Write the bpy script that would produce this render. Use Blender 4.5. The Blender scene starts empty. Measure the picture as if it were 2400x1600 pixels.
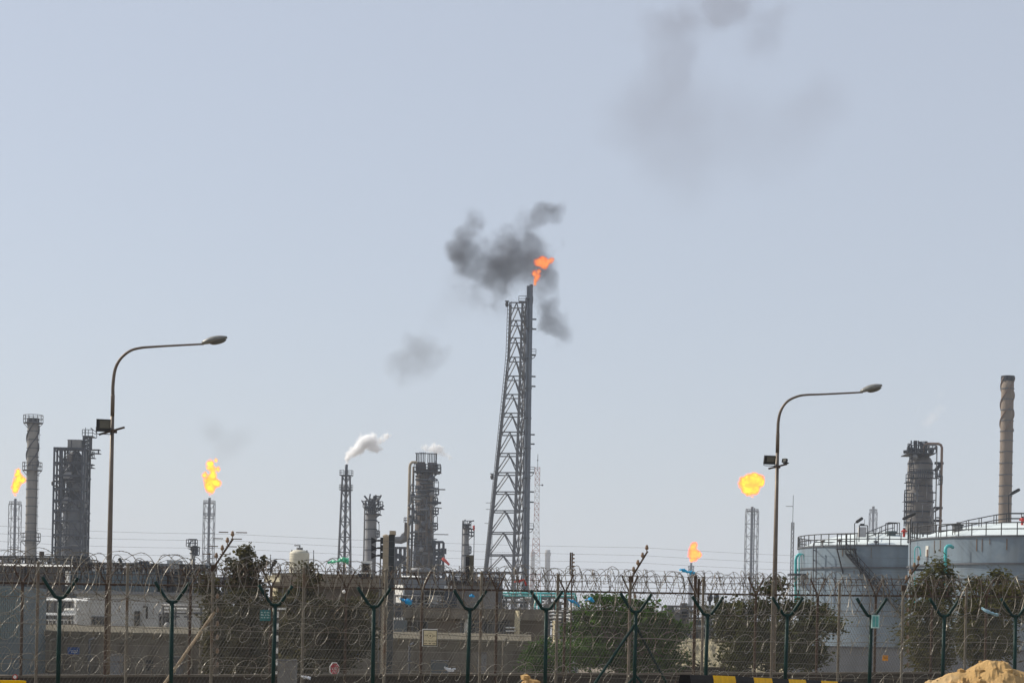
import bpy, math, random
from mathutils import Vector, Matrix
random.seed(7)
R = random.random
def U(a, b): return a + (b - a) * R()

# ------------------------------------------------------------------ camera
F = 4667.0                      # focal length in photo pixels (2400 wide) = 70 mm
TH = math.radians(1.2)          # slight camera roll
CT, ST = math.cos(TH), math.sin(TH)
CAMZ, HY = 1.7, 1500.0
sc = bpy.context.scene
cam_d = bpy.data.cameras.new('camera'); cam = bpy.data.objects.new('camera', cam_d)
sc.collection.objects.link(cam)
cam_d.sensor_width = 36; cam_d.lens = 36 * F / 2400; cam_d.shift_y = (HY - 800) / 2400
cam_d.clip_start = 0.5; cam_d.clip_end = 30000
cam.matrix_world = Matrix(((CT, -ST, 0, 0), (0, 0, -1, 0), (ST, CT, 0, CAMZ), (0, 0, 0, 1)))
sc.camera = cam
def W(px, py, D):
    u = (px - 1200) * D / F; v = (HY - py) * D / F
    return Vector((u * CT - v * ST, D, CAMZ + u * ST + v * CT))

# ------------------------------------------------------------------ light
SUN = Vector((-0.70, 0.30, 0.60)).normalized()
elev = math.asin(SUN.z); azim = math.atan2(SUN.x, SUN.y)
w = bpy.data.worlds.new("World"); sc.world = w; w.use_nodes = True
nt = w.node_tree; N = nt.nodes; L = nt.links
sky = N.new('ShaderNodeTexSky'); sky.sky_type = 'NISHITA'; sky.sun_disc = False
sky.sun_elevation = elev; sky.sun_rotation = azim % (2 * math.pi)
sky.dust_density = 1.5; sky.air_density = 1.0; sky.ozone_density = 1.0
bg = N['Background']; L.new(sky.outputs[0], bg.inputs[0]); bg.inputs[1].default_value = 0.045
veil = N.new('ShaderNodeBackground'); veil.inputs[0].default_value = (0.46, 0.488, 0.55, 1); veil.inputs[1].default_value = 0.83
add = N.new('ShaderNodeAddShader'); L.new(bg.outputs[0], add.inputs[0]); L.new(veil.outputs[0], add.inputs[1])
L.new(add.outputs[0], N['World Output'].inputs[0])
sd = bpy.data.lights.new('sun', 'SUN'); sd.energy = 5.0; sd.angle = math.radians(0.6); sd.color = (1, 0.93, 0.82)
so = bpy.data.objects.new('sun', sd); sc.collection.objects.link(so)
so.rotation_euler = (-SUN).to_track_quat('-Z', 'Y').to_euler()
sc.view_settings.view_transform = 'Standard'; sc.view_settings.look = 'None'
sc.view_settings.exposure = 0.0; sc.view_settings.gamma = 1.0
cy = sc.cycles
cy.use_denoising = True; cy.denoiser = 'OPENIMAGEDENOISE'
cy.max_bounces = 16; cy.diffuse_bounces = 2; cy.glossy_bounces = 2; cy.volume_bounces = 14; cy.transparent_max_bounces = 16
cy.use_adaptive_sampling = True; cy.adaptive_threshold = 0.02; cy.volume_step_rate = 0.45; cy.volume_max_steps = 512
HAZE = 0.00022

# ------------------------------------------------------------------ materials
MATS = {}
def mat(name, col, rough=0.7, metal=0.0, scale=3.0, var=0.25, streak=0.0, scol=None, bump=0.0, spec=0.4, blotch=None):
    if name in MATS: return MATS[name]
    m = bpy.data.materials.new(name); m.use_nodes = True; nt = m.node_tree; n = nt.nodes; l = nt.links
    b = n['Principled BSDF']; b.inputs['Roughness'].default_value = rough; b.inputs['Metallic'].default_value = metal
    b.inputs['Specular IOR Level'].default_value = spec
    tc = n.new('ShaderNodeTexCoord')
    no = n.new('ShaderNodeTexNoise'); no.inputs['Scale'].default_value = scale; no.inputs['Detail'].default_value = 6; no.inputs['Roughness'].default_value = 0.65
    l.new(tc.outputs['Object'], no.inputs['Vector'])
    cr = n.new('ShaderNodeValToRGB'); l.new(no.outputs[0], cr.inputs[0])
    cr.color_ramp.elements[0].position = 0.3; cr.color_ramp.elements[1].position = 0.7
    lo = [max(0, c * (1 - var)) for c in col[:3]]; hi = [min(1, c * (1 + var)) for c in col[:3]]
    cr.color_ramp.elements[0].color = (*lo, 1); cr.color_ramp.elements[1].color = (*hi, 1)
    out = cr.outputs[0]
    if blotch:                                   # second colour in patches (rust, dust)
        n2 = n.new('ShaderNodeTexNoise'); n2.inputs['Scale'].default_value = scale * 0.37; n2.inputs['Detail'].default_value = 8
        l.new(tc.outputs['Object'], n2.inputs['Vector'])
        r2 = n.new('ShaderNodeValToRGB'); r2.color_ramp.elements[0].position = blotch[1]; r2.color_ramp.elements[1].position = min(1, blotch[1] + 0.12)
        l.new(n2.outputs[0], r2.inputs[0])
        mx = n.new('ShaderNodeMix'); mx.data_type = 'RGBA'; l.new(r2.outputs[0], mx.inputs[0]); l.new(out, mx.inputs[6])
        mx.inputs[7].default_value = (*blotch[0], 1); out = mx.outputs[2]
    if streak > 0:                               # dirt runs: noise stretched vertically
        mp = n.new('ShaderNodeMapping'); mp.inputs['Scale'].default_value = (1, 1, 0.06); l.new(tc.outputs['Object'], mp.inputs[0])
        n3 = n.new('ShaderNodeTexNoise'); n3.inputs['Scale'].default_value = scale * 0.8; n3.inputs['Detail'].default_value = 5
        l.new(mp.outputs[0], n3.inputs['Vector'])
        r3 = n.new('ShaderNodeValToRGB'); r3.color_ramp.elements[0].position = 0.42; r3.color_ramp.elements[1].position = 0.72
        r3.color_ramp.elements[0].color = (0, 0, 0, 1); r3.color_ramp.elements[1].color = (streak, streak, streak, 1); l.new(n3.outputs[0], r3.inputs[0])
        mx = n.new('ShaderNodeMix'); mx.data_type = 'RGBA'; l.new(r3.outputs[0], mx.inputs[0]); l.new(out, mx.inputs[6])
        mx.inputs[7].default_value = (*(scol or [c * 0.35 for c in col[:3]]), 1); out = mx.outputs[2]
    l.new(out, b.inputs['Base Color'])
    if bump > 0:
        bp = n.new('ShaderNodeBump'); bp.inputs['Strength'].default_value = bump; bp.inputs['Distance'].default_value = 0.1
        l.new(no.outputs[0], bp.inputs['Height']); l.new(bp.outputs[0], b.inputs['Normal'])
    MATS[name] = m; return m
STEEL = mat('dark_steel', (0.045, 0.052, 0.065), 0.6, 0.3, 0.6, 0.35, 0.3)
STEELG = mat('grey_steel', (0.11, 0.115, 0.125), 0.6, 0.3, 0.6, 0.3, 0.3)
SOOT = mat('sooty_steel', (0.025, 0.028, 0.035), 0.7, 0.2, 0.5, 0.4)
CLAD = mat('grey_cladding', (0.22, 0.22, 0.22), 0.55, 0.3, 0.35, 0.22, 0.55, (0.10, 0.085, 0.07))
CLADD = mat('rusty_cladding', (0.13, 0.105, 0.085), 0.65, 0.2, 0.4, 0.35, 0.6, (0.07, 0.05, 0.035), blotch=((0.05, 0.035, 0.028), 0.52))
CONC = mat('chimney_concrete', (0.25, 0.235, 0.21), 0.85, 0, 0.3, 0.18, 0.4, (0.16, 0.14, 0.12))
TANCON = mat('tan_chimney', (0.20, 0.16, 0.125), 0.85, 0, 0.3, 0.15, 0.35, (0.22, 0.16, 0.11))
TANP = mat('tan_painted_pipe', (0.46, 0.38, 0.27), 0.6, 0, 0.5, 0.2, 0.35)
BRPIPE = mat('brown_pipe', (0.22, 0.15, 0.11), 0.6, 0.1, 0.5, 0.2)
TANK = mat('tank_shell_paint', (0.185, 0.24, 0.285), 0.42, 0, 1.1, 0.12, 0.7, (0.13, 0.155, 0.17), blotch=((0.22, 0.265, 0.295), 0.56))
ROOF = mat('tank_roof_paint', (0.60, 0.66, 0.66), 0.6, 0, 0.3, 0.12)
CYAN = mat('turquoise_pipe', (0.06, 0.45, 0.45), 0.45, 0, 1, 0.2)
RAIL = mat('handrail', (0.035, 0.035, 0.035), 0.6, 0.3, 1, 0.3)
GREEN = mat('green_post_paint', (0.002, 0.024, 0.019), 0.5, 0, 4, 0.35, blotch=((0.006, 0.028, 0.022), 0.62), spec=0.15)
RUST = mat('rusty_post', (0.085, 0.055, 0.036), 0.8, 0.2, 5, 0.4, 0.4, blotch=((0.07, 0.035, 0.02), 0.55))
GALV = mat('galvanised_wire', (0.20, 0.18, 0.145), 0.5, 0.35, 3, 0.35, blotch=((0.13, 0.09, 0.06), 0.56))
MESHW = mat('chain_link_wire', (0.09, 0.085, 0.07), 0.6, 0.3, 1.5, 0.35, blotch=((0.09, 0.07, 0.05), 0.55))
GALVP = mat('galvanised_post', (0.17, 0.15, 0.115), 0.6, 0.3, 4, 0.35, 0.5, (0.10, 0.06, 0.035), blotch=((0.12, 0.07, 0.04), 0.56))
LPOLE = mat('lamp_pole_paint', (0.15, 0.122, 0.095), 0.5, 0.3, 2, 0.25, 0.5, (0.12, 0.075, 0.045))
BLACK = mat('black_metal', (0.02, 0.02, 0.02), 0.5, 0, 5, 0.3)
LENS = mat('floodlight_glass', (0.12, 0.12, 0.10), 0.15, 0, 3, 0.2)
LHOUS = mat('lamp_housing', (0.20, 0.20, 0.18), 0.4, 0, 6, 0.25)
BEIGE = mat('beige_render', (0.185, 0.16, 0.125), 0.9, 0, 2.2, 0.2, 0.8, (0.055, 0.045, 0.032), blotch=((0.16, 0.145, 0.115), 0.56))
BEIGEL = mat('pale_coping', (0.16, 0.14, 0.10), 0.9, 0, 2, 0.15, 0.3)
BROWNW = mat('brown_wall', (0.12, 0.095, 0.072), 0.9, 0, 1.0, 0.2, 0.4)
DWALL = mat('dark_low_wall', (0.05, 0.04, 0.03), 0.95, 0, 2.5, 0.3, 0.3, bump=0.5)
WHITEB = mat('white_building_panel', (0.50, 0.50, 0.48), 0.8, 0, 0.6, 0.1, 0.4, (0.30, 0.28, 0.25))
GREYB = mat('grey_building_panel', (0.22, 0.225, 0.23), 0.75, 0, 0.6, 0.15, 0.4)
BLUEG = mat('blue_grey_sheet', (0.09, 0.115, 0.13), 0.6, 0.1, 0.6, 0.15, 0.3)
TEAL = mat('teal_grey_sheet', (0.15, 0.19, 0.20), 0.6, 0, 0.8, 0.12, 0.3)
DGLASS = mat('dark_window_glass', (0.02, 0.025, 0.03), 0.1, 0, 3, 0.3)
WHITE = mat('white_paint', (0.78, 0.77, 0.72), 0.5, 0, 2, 0.08, 0.15)
GRAVEL = mat('far_ground', (0.20, 0.165, 0.12), 1, 0, 0.15, 0.3, bump=0.2)
SANDM = mat('sand', (0.42, 0.265, 0.105), 1, 0, 3.0, 0.22, bump=0.8, blotch=((0.46, 0.32, 0.16), 0.5))
REDM = mat('red_paint', (0.45, 0.03, 0.02), 0.6, 0, 2, 0.2)
REDWS = mat('faded_red_cloth', (0.62, 0.10, 0.07), 0.8, 0, 2, 0.15)
YEL = mat('yellow_paint', (0.80, 0.45, 0.0), 0.7, 0, 6, 0.15, 0.2, (0.35, 0.2, 0.02), spec=0.12)
BLK = mat('black_barrier_paint', (0.010, 0.009, 0.009), 0.75, 0, 8, 0.45, spec=0.12)
BARK = mat('bark', (0.09, 0.07, 0.05), 0.95, 0, 5, 0.4)
BLUEP = mat('blue_plastic_film', (0.02, 0.32, 0.62), 0.35, 0, 9, 0.3)
CYANP = mat('cyan_plastic_film', (0.03, 0.42, 0.72), 0.35, 0, 9, 0.3)
GREENP = mat('green_plastic_film', (0.10, 0.52, 0.30), 0.35, 0, 9, 0.3)
WHITEP = mat('white_plastic_film', (0.62, 0.64, 0.66), 0.4, 0, 9, 0.2)
BLUES = mat('blue_sign_face', (0.01, 0.07, 0.25), 0.4, 0, 3, 0.15)
TEALS = mat('teal_sign_face', (0.10, 0.36, 0.33), 0.4, 0, 9, 0.2)
TEALW = mat('teal_sign_pale', (0.45, 0.66, 0.62), 0.4, 0, 9, 0.2)
SIGNY = mat('cream_sign_face', (0.60, 0.52, 0.33), 0.5, 0, 12, 0.12)
ORANGE = mat('orange_sign_face', (0.65, 0.25, 0.01), 0.5, 0, 9, 0.2)
SIGNR = mat('red_sign_face', (0.42, 0.01, 0.03), 0.4, 0, 9, 0.12)
CREAM = mat('cream_fibreglass', (0.62, 0.58, 0.46), 0.6, 0, 1.5, 0.12, 0.35, (0.33, 0.30, 0.22))
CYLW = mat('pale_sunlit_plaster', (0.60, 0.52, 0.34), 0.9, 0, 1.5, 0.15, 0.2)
def leafmat(name, a, b, tr=0.25):
    m = bpy.data.materials.new(name); m.use_nodes = True; nt = m.node_tree; n = nt.nodes; l = nt.links
    p = n['Principled BSDF']; p.inputs['Roughness'].default_value = 0.75; p.inputs['Specular IOR Level'].default_value = 0.12
    g = n.new('ShaderNodeNewGeometry'); cr = n.new('ShaderNodeValToRGB')
    cr.color_ramp.elements[0].color = (*a, 1); cr.color_ramp.elements[1].color = (*b, 1)
    tc = n.new('ShaderNodeTexCoord'); no = n.new('ShaderNodeTexNoise'); no.inputs['Scale'].default_value = 1.3; no.inputs['Detail'].default_value = 3; l.new(tc.outputs['Object'], no.inputs['Vector'])
    ma = n.new('ShaderNodeMath'); ma.operation = 'MULTIPLY_ADD'; l.new(no.outputs[0], ma.inputs[0]); ma.inputs[1].default_value = 2.2; ma.inputs[2].default_value = -0.85
    mz = n.new('ShaderNodeMath'); mz.operation = 'MULTIPLY_ADD'; l.new(g.outputs['Random Per Island'], mz.inputs[0]); mz.inputs[1].default_value = 0.5; l.new(ma.outputs[0], mz.inputs[2]); l.new(mz.outputs[0], cr.inputs[0]); l.new(cr.outputs[0], p.inputs['Base Color'])
    t = n.new('ShaderNodeBsdfTranslucent'); l.new(cr.outputs[0], t.inputs[0])
    mx = n.new('ShaderNodeMixShader'); mx.inputs[0].default_value = tr
    l.new(p.outputs[0], mx.inputs[1]); l.new(t.outputs[0], mx.inputs[2]); l.new(mx.outputs[0], n['Material Output'].inputs[0])
    return m
LEAFO = leafmat('olive_leaves', (0.018, 0.024, 0.006), (0.085, 0.09, 0.022), 0.4)
LEAFG = leafmat('green_leaves', (0.012, 0.038, 0.004), (0.062, 0.14, 0.012), 0.42)
LEAFB = leafmat('brown_green_leaves', (0.022, 0.022, 0.009), (0.10, 0.088, 0.035), 0.4)
LEAFC = leafmat('dry_needle_leaves', (0.022, 0.026, 0.006), (0.12, 0.11, 0.025), 0.4)

# ------------------------------------------------------------------ mesh builder
class MB:
    def __init__(s): s.v = []; s.f = []; s.smooth = False
    def add(s, vs, fs):
        n = len(s.v); s.v.extend(vs); s.f.extend([tuple(i + n for i in f) for f in fs])
    def bx(s, x0, x1, y0, y1, z0, z1):
        s.add([(x0,y0,z0),(x1,y0,z0),(x1,y1,z0),(x0,y1,z0),(x0,y0,z1),(x1,y0,z1),(x1,y1,z1),(x0,y1,z1)],
              [(0,3,2,1),(4,5,6,7),(0,1,5,4),(1,2,6,5),(2,3,7,6),(3,0,4,7)])
    def obx(s, c, d, M):                         # oriented box, M 3x3
        c = Vector(c); vs = []
        for z in (-1, 1):
            for x, y in ((-1,-1),(1,-1),(1,1),(-1,1)):
                vs.append(tuple(c + M @ Vector((x*d[0]/2, y*d[1]/2, z*d[2]/2))))
        s.add(vs, [(0,3,2,1),(4,5,6,7),(0,1,5,4),(1,2,6,5),(2,3,7,6),(3,0,4,7)])
    def tube(s, pts, r, n=5, cap=True):
        pts = [Vector(p) for p in pts]; k = len(pts)
        rs = r if isinstance(r, (list, tuple)) else [r] * k
        t0 = (pts[1] - pts[0]).normalized()
        ref = Vector((0, 0, 1)) if abs(t0.z) < 0.9 else Vector((1, 0, 0))
        a = t0.cross(ref).normalized(); vs = []
        for i in range(k):
            t = (pts[min(i + 1, k - 1)] - pts[max(i - 1, 0)])
            t = t.normalized() if t.length > 1e-9 else t0
            a = a - t * a.dot(t)
            a = a.normalized() if a.length > 1e-6 else t.orthogonal().normalized()
            b = t.cross(a)
            for j in range(n):
                q = 2 * math.pi * j / n
                vs.append(tuple(pts[i] + (a * math.cos(q) + b * math.sin(q)) * rs[i]))
        fs = [(i*n+j, i*n+(j+1) % n, (i+1)*n+(j+1) % n, (i+1)*n+j) for i in range(k-1) for j in range(n)]
        if cap and n > 2: fs += [tuple(range(n))[::-1], tuple((k-1)*n+j for j in range(n))]
        s.add(vs, fs)
    def bar(s, p, q, r): s.tube([p, q], r, 4)
    def lathe(s, cx, cy, prof, n=24):
        vs = [(cx + r*math.cos(2*math.pi*j/n), cy + r*math.sin(2*math.pi*j/n), z) for r, z in prof for j in range(n)]
        k = len(prof)
        fs = [(i*n+j, i*n+(j+1) % n, (i+1)*n+(j+1) % n, (i+1)*n+j) for i in range(k-1) for j in range(n)]
        s.add(vs, fs)
    def cyl(s, cx, cy, z0, z1, r, n=16): s.lathe(cx, cy, [(0.001, z0), (r, z0), (r, z1), (0.001, z1)], n)
    def band(s, cx, cy, z, r, t, h, n=24): s.lathe(cx, cy, [(r-0.02, z-h/2), (r+t, z-h/2), (r+t, z+h/2), (r-0.02, z+h/2)], n)
    def blob(s, c, r, n=7, sq=(1,1,1), jit=0.0):
        c = Vector(c); vs = []; m = n
        for i in range(m + 1):
            ph = math.pi * i / m
            for j in range(2*m):
                th = math.pi * j / m; k = r * (1 + U(-jit, jit))
                vs.append((c.x + k*sq[0]*math.sin(ph)*math.cos(th), c.y + k*sq[1]*math.sin(ph)*math.sin(th), c.z + k*sq[2]*math.cos(ph)))
        s.add(vs, [(i*2*m+j, (i+1)*2*m+j, (i+1)*2*m+(j+1) % (2*m), i*2*m+(j+1) % (2*m)) for i in range(m) for j in range(2*m)])
    def build(s, name, mt, parent=None, loc=None):
        me = bpy.data.meshes.new(name)
        o = bpy.data.objects.new(name, me)
        if parent is not None:
            base = Vector(parent['_o']); o.parent = parent
        else:
            base = Vector(loc) if loc is not None else Vector((0, 0, 0)); o.location = base
        o['_o'] = list(base)
        me.from_pydata([(p[0]-base.x, p[1]-base.y, p[2]-base.z) for p in s.v], [], s.f)
        if isinstance(mt, (list, tuple)):
            for x in mt: me.materials.append(x)
        else: me.materials.append(mt)
        if s.smooth: me.polygons.foreach_set('use_smooth', [True]*len(me.polygons))
        me.validate(); me.update()
        sc.collection.objects.link(o); ALL.append(o); return o
ALL = []
def thing(name, label, cat, base, group=None):
    o = bpy.data.objects.new(name, None); sc.collection.objects.link(o); ALL.append(o)
    o.location = base; o['_o'] = list(base); o['label'] = label; o['category'] = cat
    if group: o['group'] = group
    return o
def tag(o, label, cat, group=None):
    o['label'] = label; o['category'] = cat
    if group: o['group'] = group
    return o
def struct(o): o['kind'] = 'structure'; return o
def S(D): return D / F
def pbx(mb, px0, px1, py0, py1, D, dep):        # world aligned box whose front sits at D; py1 None = down to the ground
    c = W((px0+px1)/2, py0, D); h = (px1-px0)*S(D)/2
    z1 = c.z; z0 = -0.3 if py1 is None else c.z - (py1-py0)*S(D)
    mb.bx(c.x-h, c.x+h, D, D+dep, z0, z1); return (c.x-h, c.x+h, z0, z1)
def one(name, mt, label, cat, fn, base, group=None):
    mb = MB(); fn(mb); return tag(mb.build(name, mt, None, base), label, cat, group)

def rail_line(mb, pts, h=1.1, r=0.035, mid=True, post=1):
    for i, p in enumerate(pts):
        if i % post == 0: mb.bar(p, (p[0], p[1], p[2]+h), r)
    for k in ((1.0, 0.5) if mid else (1.0,)):
        mb.tube([(p[0], p[1], p[2]+h*k) for p in pts], r, 4)
def ring_platform(mb, cx, cy, z, r0, r1, a0=0, a1=2*math.pi, rr=0.05, h=1.1, n=14):
    pts = []
    for i in range(n + 1):
        a = a0 + (a1-a0)*i/n; pts.append((cx + math.cos(a)*r1, cy + math.sin(a)*r1, z))
    for i in range(n):
        a, b = a0 + (a1-a0)*i/n, a0 + (a1-a0)*(i+1)/n
        v = []
        for zz in (z-0.14, z):
            for q, rad in ((a, r0), (b, r0), (b, r1), (a, r1)): v.append((cx+math.cos(q)*rad, cy+math.sin(q)*rad, zz))
        mb.add(v, [(0,1,2,3),(7,6,5,4),(3,2,6,7),(0,4,5,1),(0,3,7,4),(1,5,6,2)])
    rail_line(mb, pts, h, rr)
    for i in range(0, n, 4):
        x, y, _ = pts[i]; mb.bar((x, y, z-0.1), (cx+(x-cx)*r0/r1, cy+(y-cy)*r0/r1, z-0.1-(r1-r0)*1.1), rr)
def ladder(mb, p, q, w=0.5, r=0.04, step=0.6, out=(1, 0, 0)):
    p, q = Vector(p), Vector(q); d = (q-p).normalized(); sd = d.cross(Vector(out)).normalized()*w/2; out = Vector(out)
    mb.bar(p+sd, q+sd, r); mb.bar(p-sd, q-sd, r)
    k = int((q-p).length/step)
    for i in range(k):
        c = p + (q-p)*(i+0.5)/k; mb.bar(c+sd, c-sd, r*0.8)
        if i % 3 == 0: mb.tube([c+sd, c+sd*1.2+out*0.5, c+out*0.8, c-sd*1.2+out*0.5, c-sd], r*0.7, 4)
def lattice(mb, cx, cy, z0, z1, w0, w1, lv, rl, rb, kind='X', off0=0.0):
    def corner(k, t):
        hw = (w0 + (w1-w0)*t)/2
        sx, sy = ((-1,-1),(1,-1),(1,1),(-1,1))[k]
        return Vector((cx + sx*hw + off0*(1-t), cy + sy*hw, z0 + (z1-z0)*t))
    for k in range(4): mb.bar(corner(k, 0), corner(k, 1), rl)
    for i in range(lv):
        a, b = i/lv, (i+1)/lv
        for k in range(4):
            m = (k+1) % 4
            mb.bar(corner(k, b), corner(m, b), rb)
            if kind == 'X': mb.bar(corner(k, a), corner(m, b), rb); mb.bar(corner(m, a), corner(k, b), rb)
            elif kind == 'Z': mb.bar(corner(k, a) if i % 2 else corner(m, a), corner(m, b) if i % 2 else corner(k, b), rb)
            else:
                c = (corner(k, b)+corner(m, b))/2; mb.bar(corner(k, a), c, rb); mb.bar(corner(m, a), c, rb)

# ------------------------------------------------------------------ volumes
def volmat(name, blobs, loc, dens, col, amp, freq, sharp=1.0, emis=None, thr=0.0, detail=4, nmul=1.0, aniso=0.0, white=None):
    m = bpy.data.materials.new(name); m.use_nodes = True; nt = m.node_tree; n = nt.nodes; l = nt.links; n.clear()
    out = n.new('ShaderNodeOutputMaterial'); pv = n.new('ShaderNodeVolumePrincipled'); l.new(pv.outputs[0], out.inputs['Volume'])
    tc = n.new('ShaderNodeTexCoord')
    no = n.new('ShaderNodeTexNoise'); no.inputs['Scale'].default_value = freq; no.inputs['Detail'].default_value = detail; no.inputs['Roughness'].default_value = 0.6
    l.new(tc.outputs['Object'], no.inputs['Vector'])
    sub = n.new('ShaderNodeVectorMath'); sub.operation = 'SUBTRACT'; l.new(no.outputs['Color'], sub.inputs[0]); sub.inputs[1].default_value = (0.5,)*3
    mul = n.new('ShaderNodeVectorMath'); mul.operation = 'SCALE'; l.new(sub.outputs[0], mul.inputs[0]); mul.inputs['Scale'].default_value = amp
    ad = n.new('ShaderNodeVectorMath'); ad.operation = 'ADD'; l.new(tc.outputs['Object'], ad.inputs[0]); l.new(mul.outputs[0], ad.inputs[1])
    nb = n.new('ShaderNodeTexNoise'); nb.inputs['Scale'].default_value = freq*3.6; nb.inputs['Detail'].default_value = 3; l.new(tc.outputs['Object'], nb.inputs['Vector'])
    sb = n.new('ShaderNodeVectorMath'); sb.operation = 'SUBTRACT'; l.new(nb.outputs['Color'], sb.inputs[0]); sb.inputs[1].default_value = (0.5,)*3
    mb_ = n.new('ShaderNodeVectorMath'); mb_.operation = 'SCALE'; l.new(sb.outputs[0], mb_.inputs[0]); mb_.inputs['Scale'].default_value = amp*0.45
    ad2 = n.new('ShaderNodeVectorMath'); ad2.operation = 'ADD'; l.new(ad.outputs[0], ad2.inputs[0]); l.new(mb_.outputs[0], ad2.inputs[1]); ad = ad2
    acc = None
    for c, r, wt in blobs:
        d = n.new('ShaderNodeVectorMath'); d.operation = 'DISTANCE'; l.new(ad.outputs[0], d.inputs[0]); d.inputs[1].default_value = tuple(Vector(c)-Vector(loc))
        mr = n.new('ShaderNodeMapRange'); mr.inputs['From Min'].default_value = r; mr.inputs['From Max'].default_value = 0.0
        mr.inputs['To Max'].default_value = wt; l.new(d.outputs['Value'], mr.inputs['Value'])
        if acc is None: acc = mr.outputs[0]
        else:
            a2 = n.new('ShaderNodeMath'); a2.operation = 'ADD'; l.new(acc, a2.inputs[0]); l.new(mr.outputs[0], a2.inputs[1]); acc = a2.outputs[0]
    n2 = n.new('ShaderNodeTexNoise'); n2.inputs['Scale'].default_value = freq*2.3; n2.inputs['Detail'].default_value = detail; l.new(ad.outputs[0], n2.inputs['Vector'])
    nm = n.new('ShaderNodeMath'); nm.operation = 'MULTIPLY_ADD'; l.new(n2.outputs[0], nm.inputs[0]); nm.inputs[1].default_value = nmul; nm.inputs[2].default_value = -thr - nmul*0.5
    sm = n.new('ShaderNodeMath'); sm.operation = 'ADD'; l.new(acc, sm.inputs[0]); l.new(nm.outputs[0], sm.inputs[1])
    # noise may only carve where the blob field is above zero
    gate = n.new('ShaderNodeMath'); gate.operation = 'MULTIPLY'; gate.use_clamp = True; l.new(acc, gate.inputs[0]); gate.inputs[1].default_value = 6.0
    g2 = n.new('ShaderNodeMath'); g2.operation = 'MULTIPLY'; l.new(sm.outputs[0], g2.inputs[0]); g2.inputs[1].default_value = sharp; g2.use_clamp = True
    fin = n.new('ShaderNodeMath'); fin.operation = 'MULTIPLY'; l.new(g2.outputs[0], fin.inputs[0]); l.new(gate.outputs[0], fin.inputs[1])
    dd = n.new('ShaderNodeMath'); dd.operation = 'MULTIPLY'; l.new(fin.outputs[0], dd.inputs[0]); dd.inputs[1].default_value = dens
    l.new(dd.outputs[0], pv.inputs['Density']); pv.inputs['Color'].default_value = (*col, 1); pv.inputs['Anisotropy'].default_value = aniso
    if emis:
        cr = n.new('ShaderNodeValToRGB'); cr.color_ramp.elements[0].color = (*emis[0], 1); cr.color_ramp.elements[1].color = (*emis[1], 1)
        cr.color_ramp.elements[0].position = 0.12; cr.color_ramp.elements[1].position = emis[3]
        l.new(sm.outputs[0], cr.inputs[0]); l.new(cr.outputs[0], pv.inputs['Emission Color'])
        es = n.new('ShaderNodeMath'); es.operation = 'MULTIPLY'; l.new(fin.outputs[0], es.inputs[0]); es.inputs[1].default_value = emis[2]
        l.new(es.outputs[0], pv.inputs['Emission Strength'])
    return m
def cloud(name, label, cat, D, px_blobs, dens, col, amp, freq, voxel=None, flat=1.0, **k):
    s = S(D); bl = []
    for b in px_blobs:
        c = W(b[0], b[1], D); wt = b[3] if len(b) > 3 else 1.0
        c.y += U(-0.35, 0.35)*b[2]*s; bl.append((c, b[2]*s, wt))
    loc = sum((c for c, _, _ in bl), Vector())/len(bl)
    mb = MB()
    for c, r, _ in bl: mb.blob(c, r + amp*0.75, 7)
    o = mb.build(name, volmat(name, bl, loc, dens, col, amp, freq, **k), None, loc)
    rm = o.modifiers.new('remesh', 'REMESH'); rm.mode = 'VOXEL'; rm.voxel_size = voxel or max(0.3, min(r for _, r, _ in bl)*0.5)
    return tag(o, label, cat)

# ================================================================== SETTING
mb = MB(); g = 40; xs = [-4600 + 9200*i/g for i in range(g+1)]; ys = [-300 + 5300*(j/g)**1.6 for j in range(g+1)]
mb.add([(x, y, 0 if y < 120 else -0.05) for y in ys for x in xs], [(j*(g+1)+i, j*(g+1)+i+1, (j+1)*(g+1)+i+1, (j+1)*(g+1)+i) for j in range(g) for i in range(g)])
struct(mb.build('ground', GRAVEL))

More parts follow.
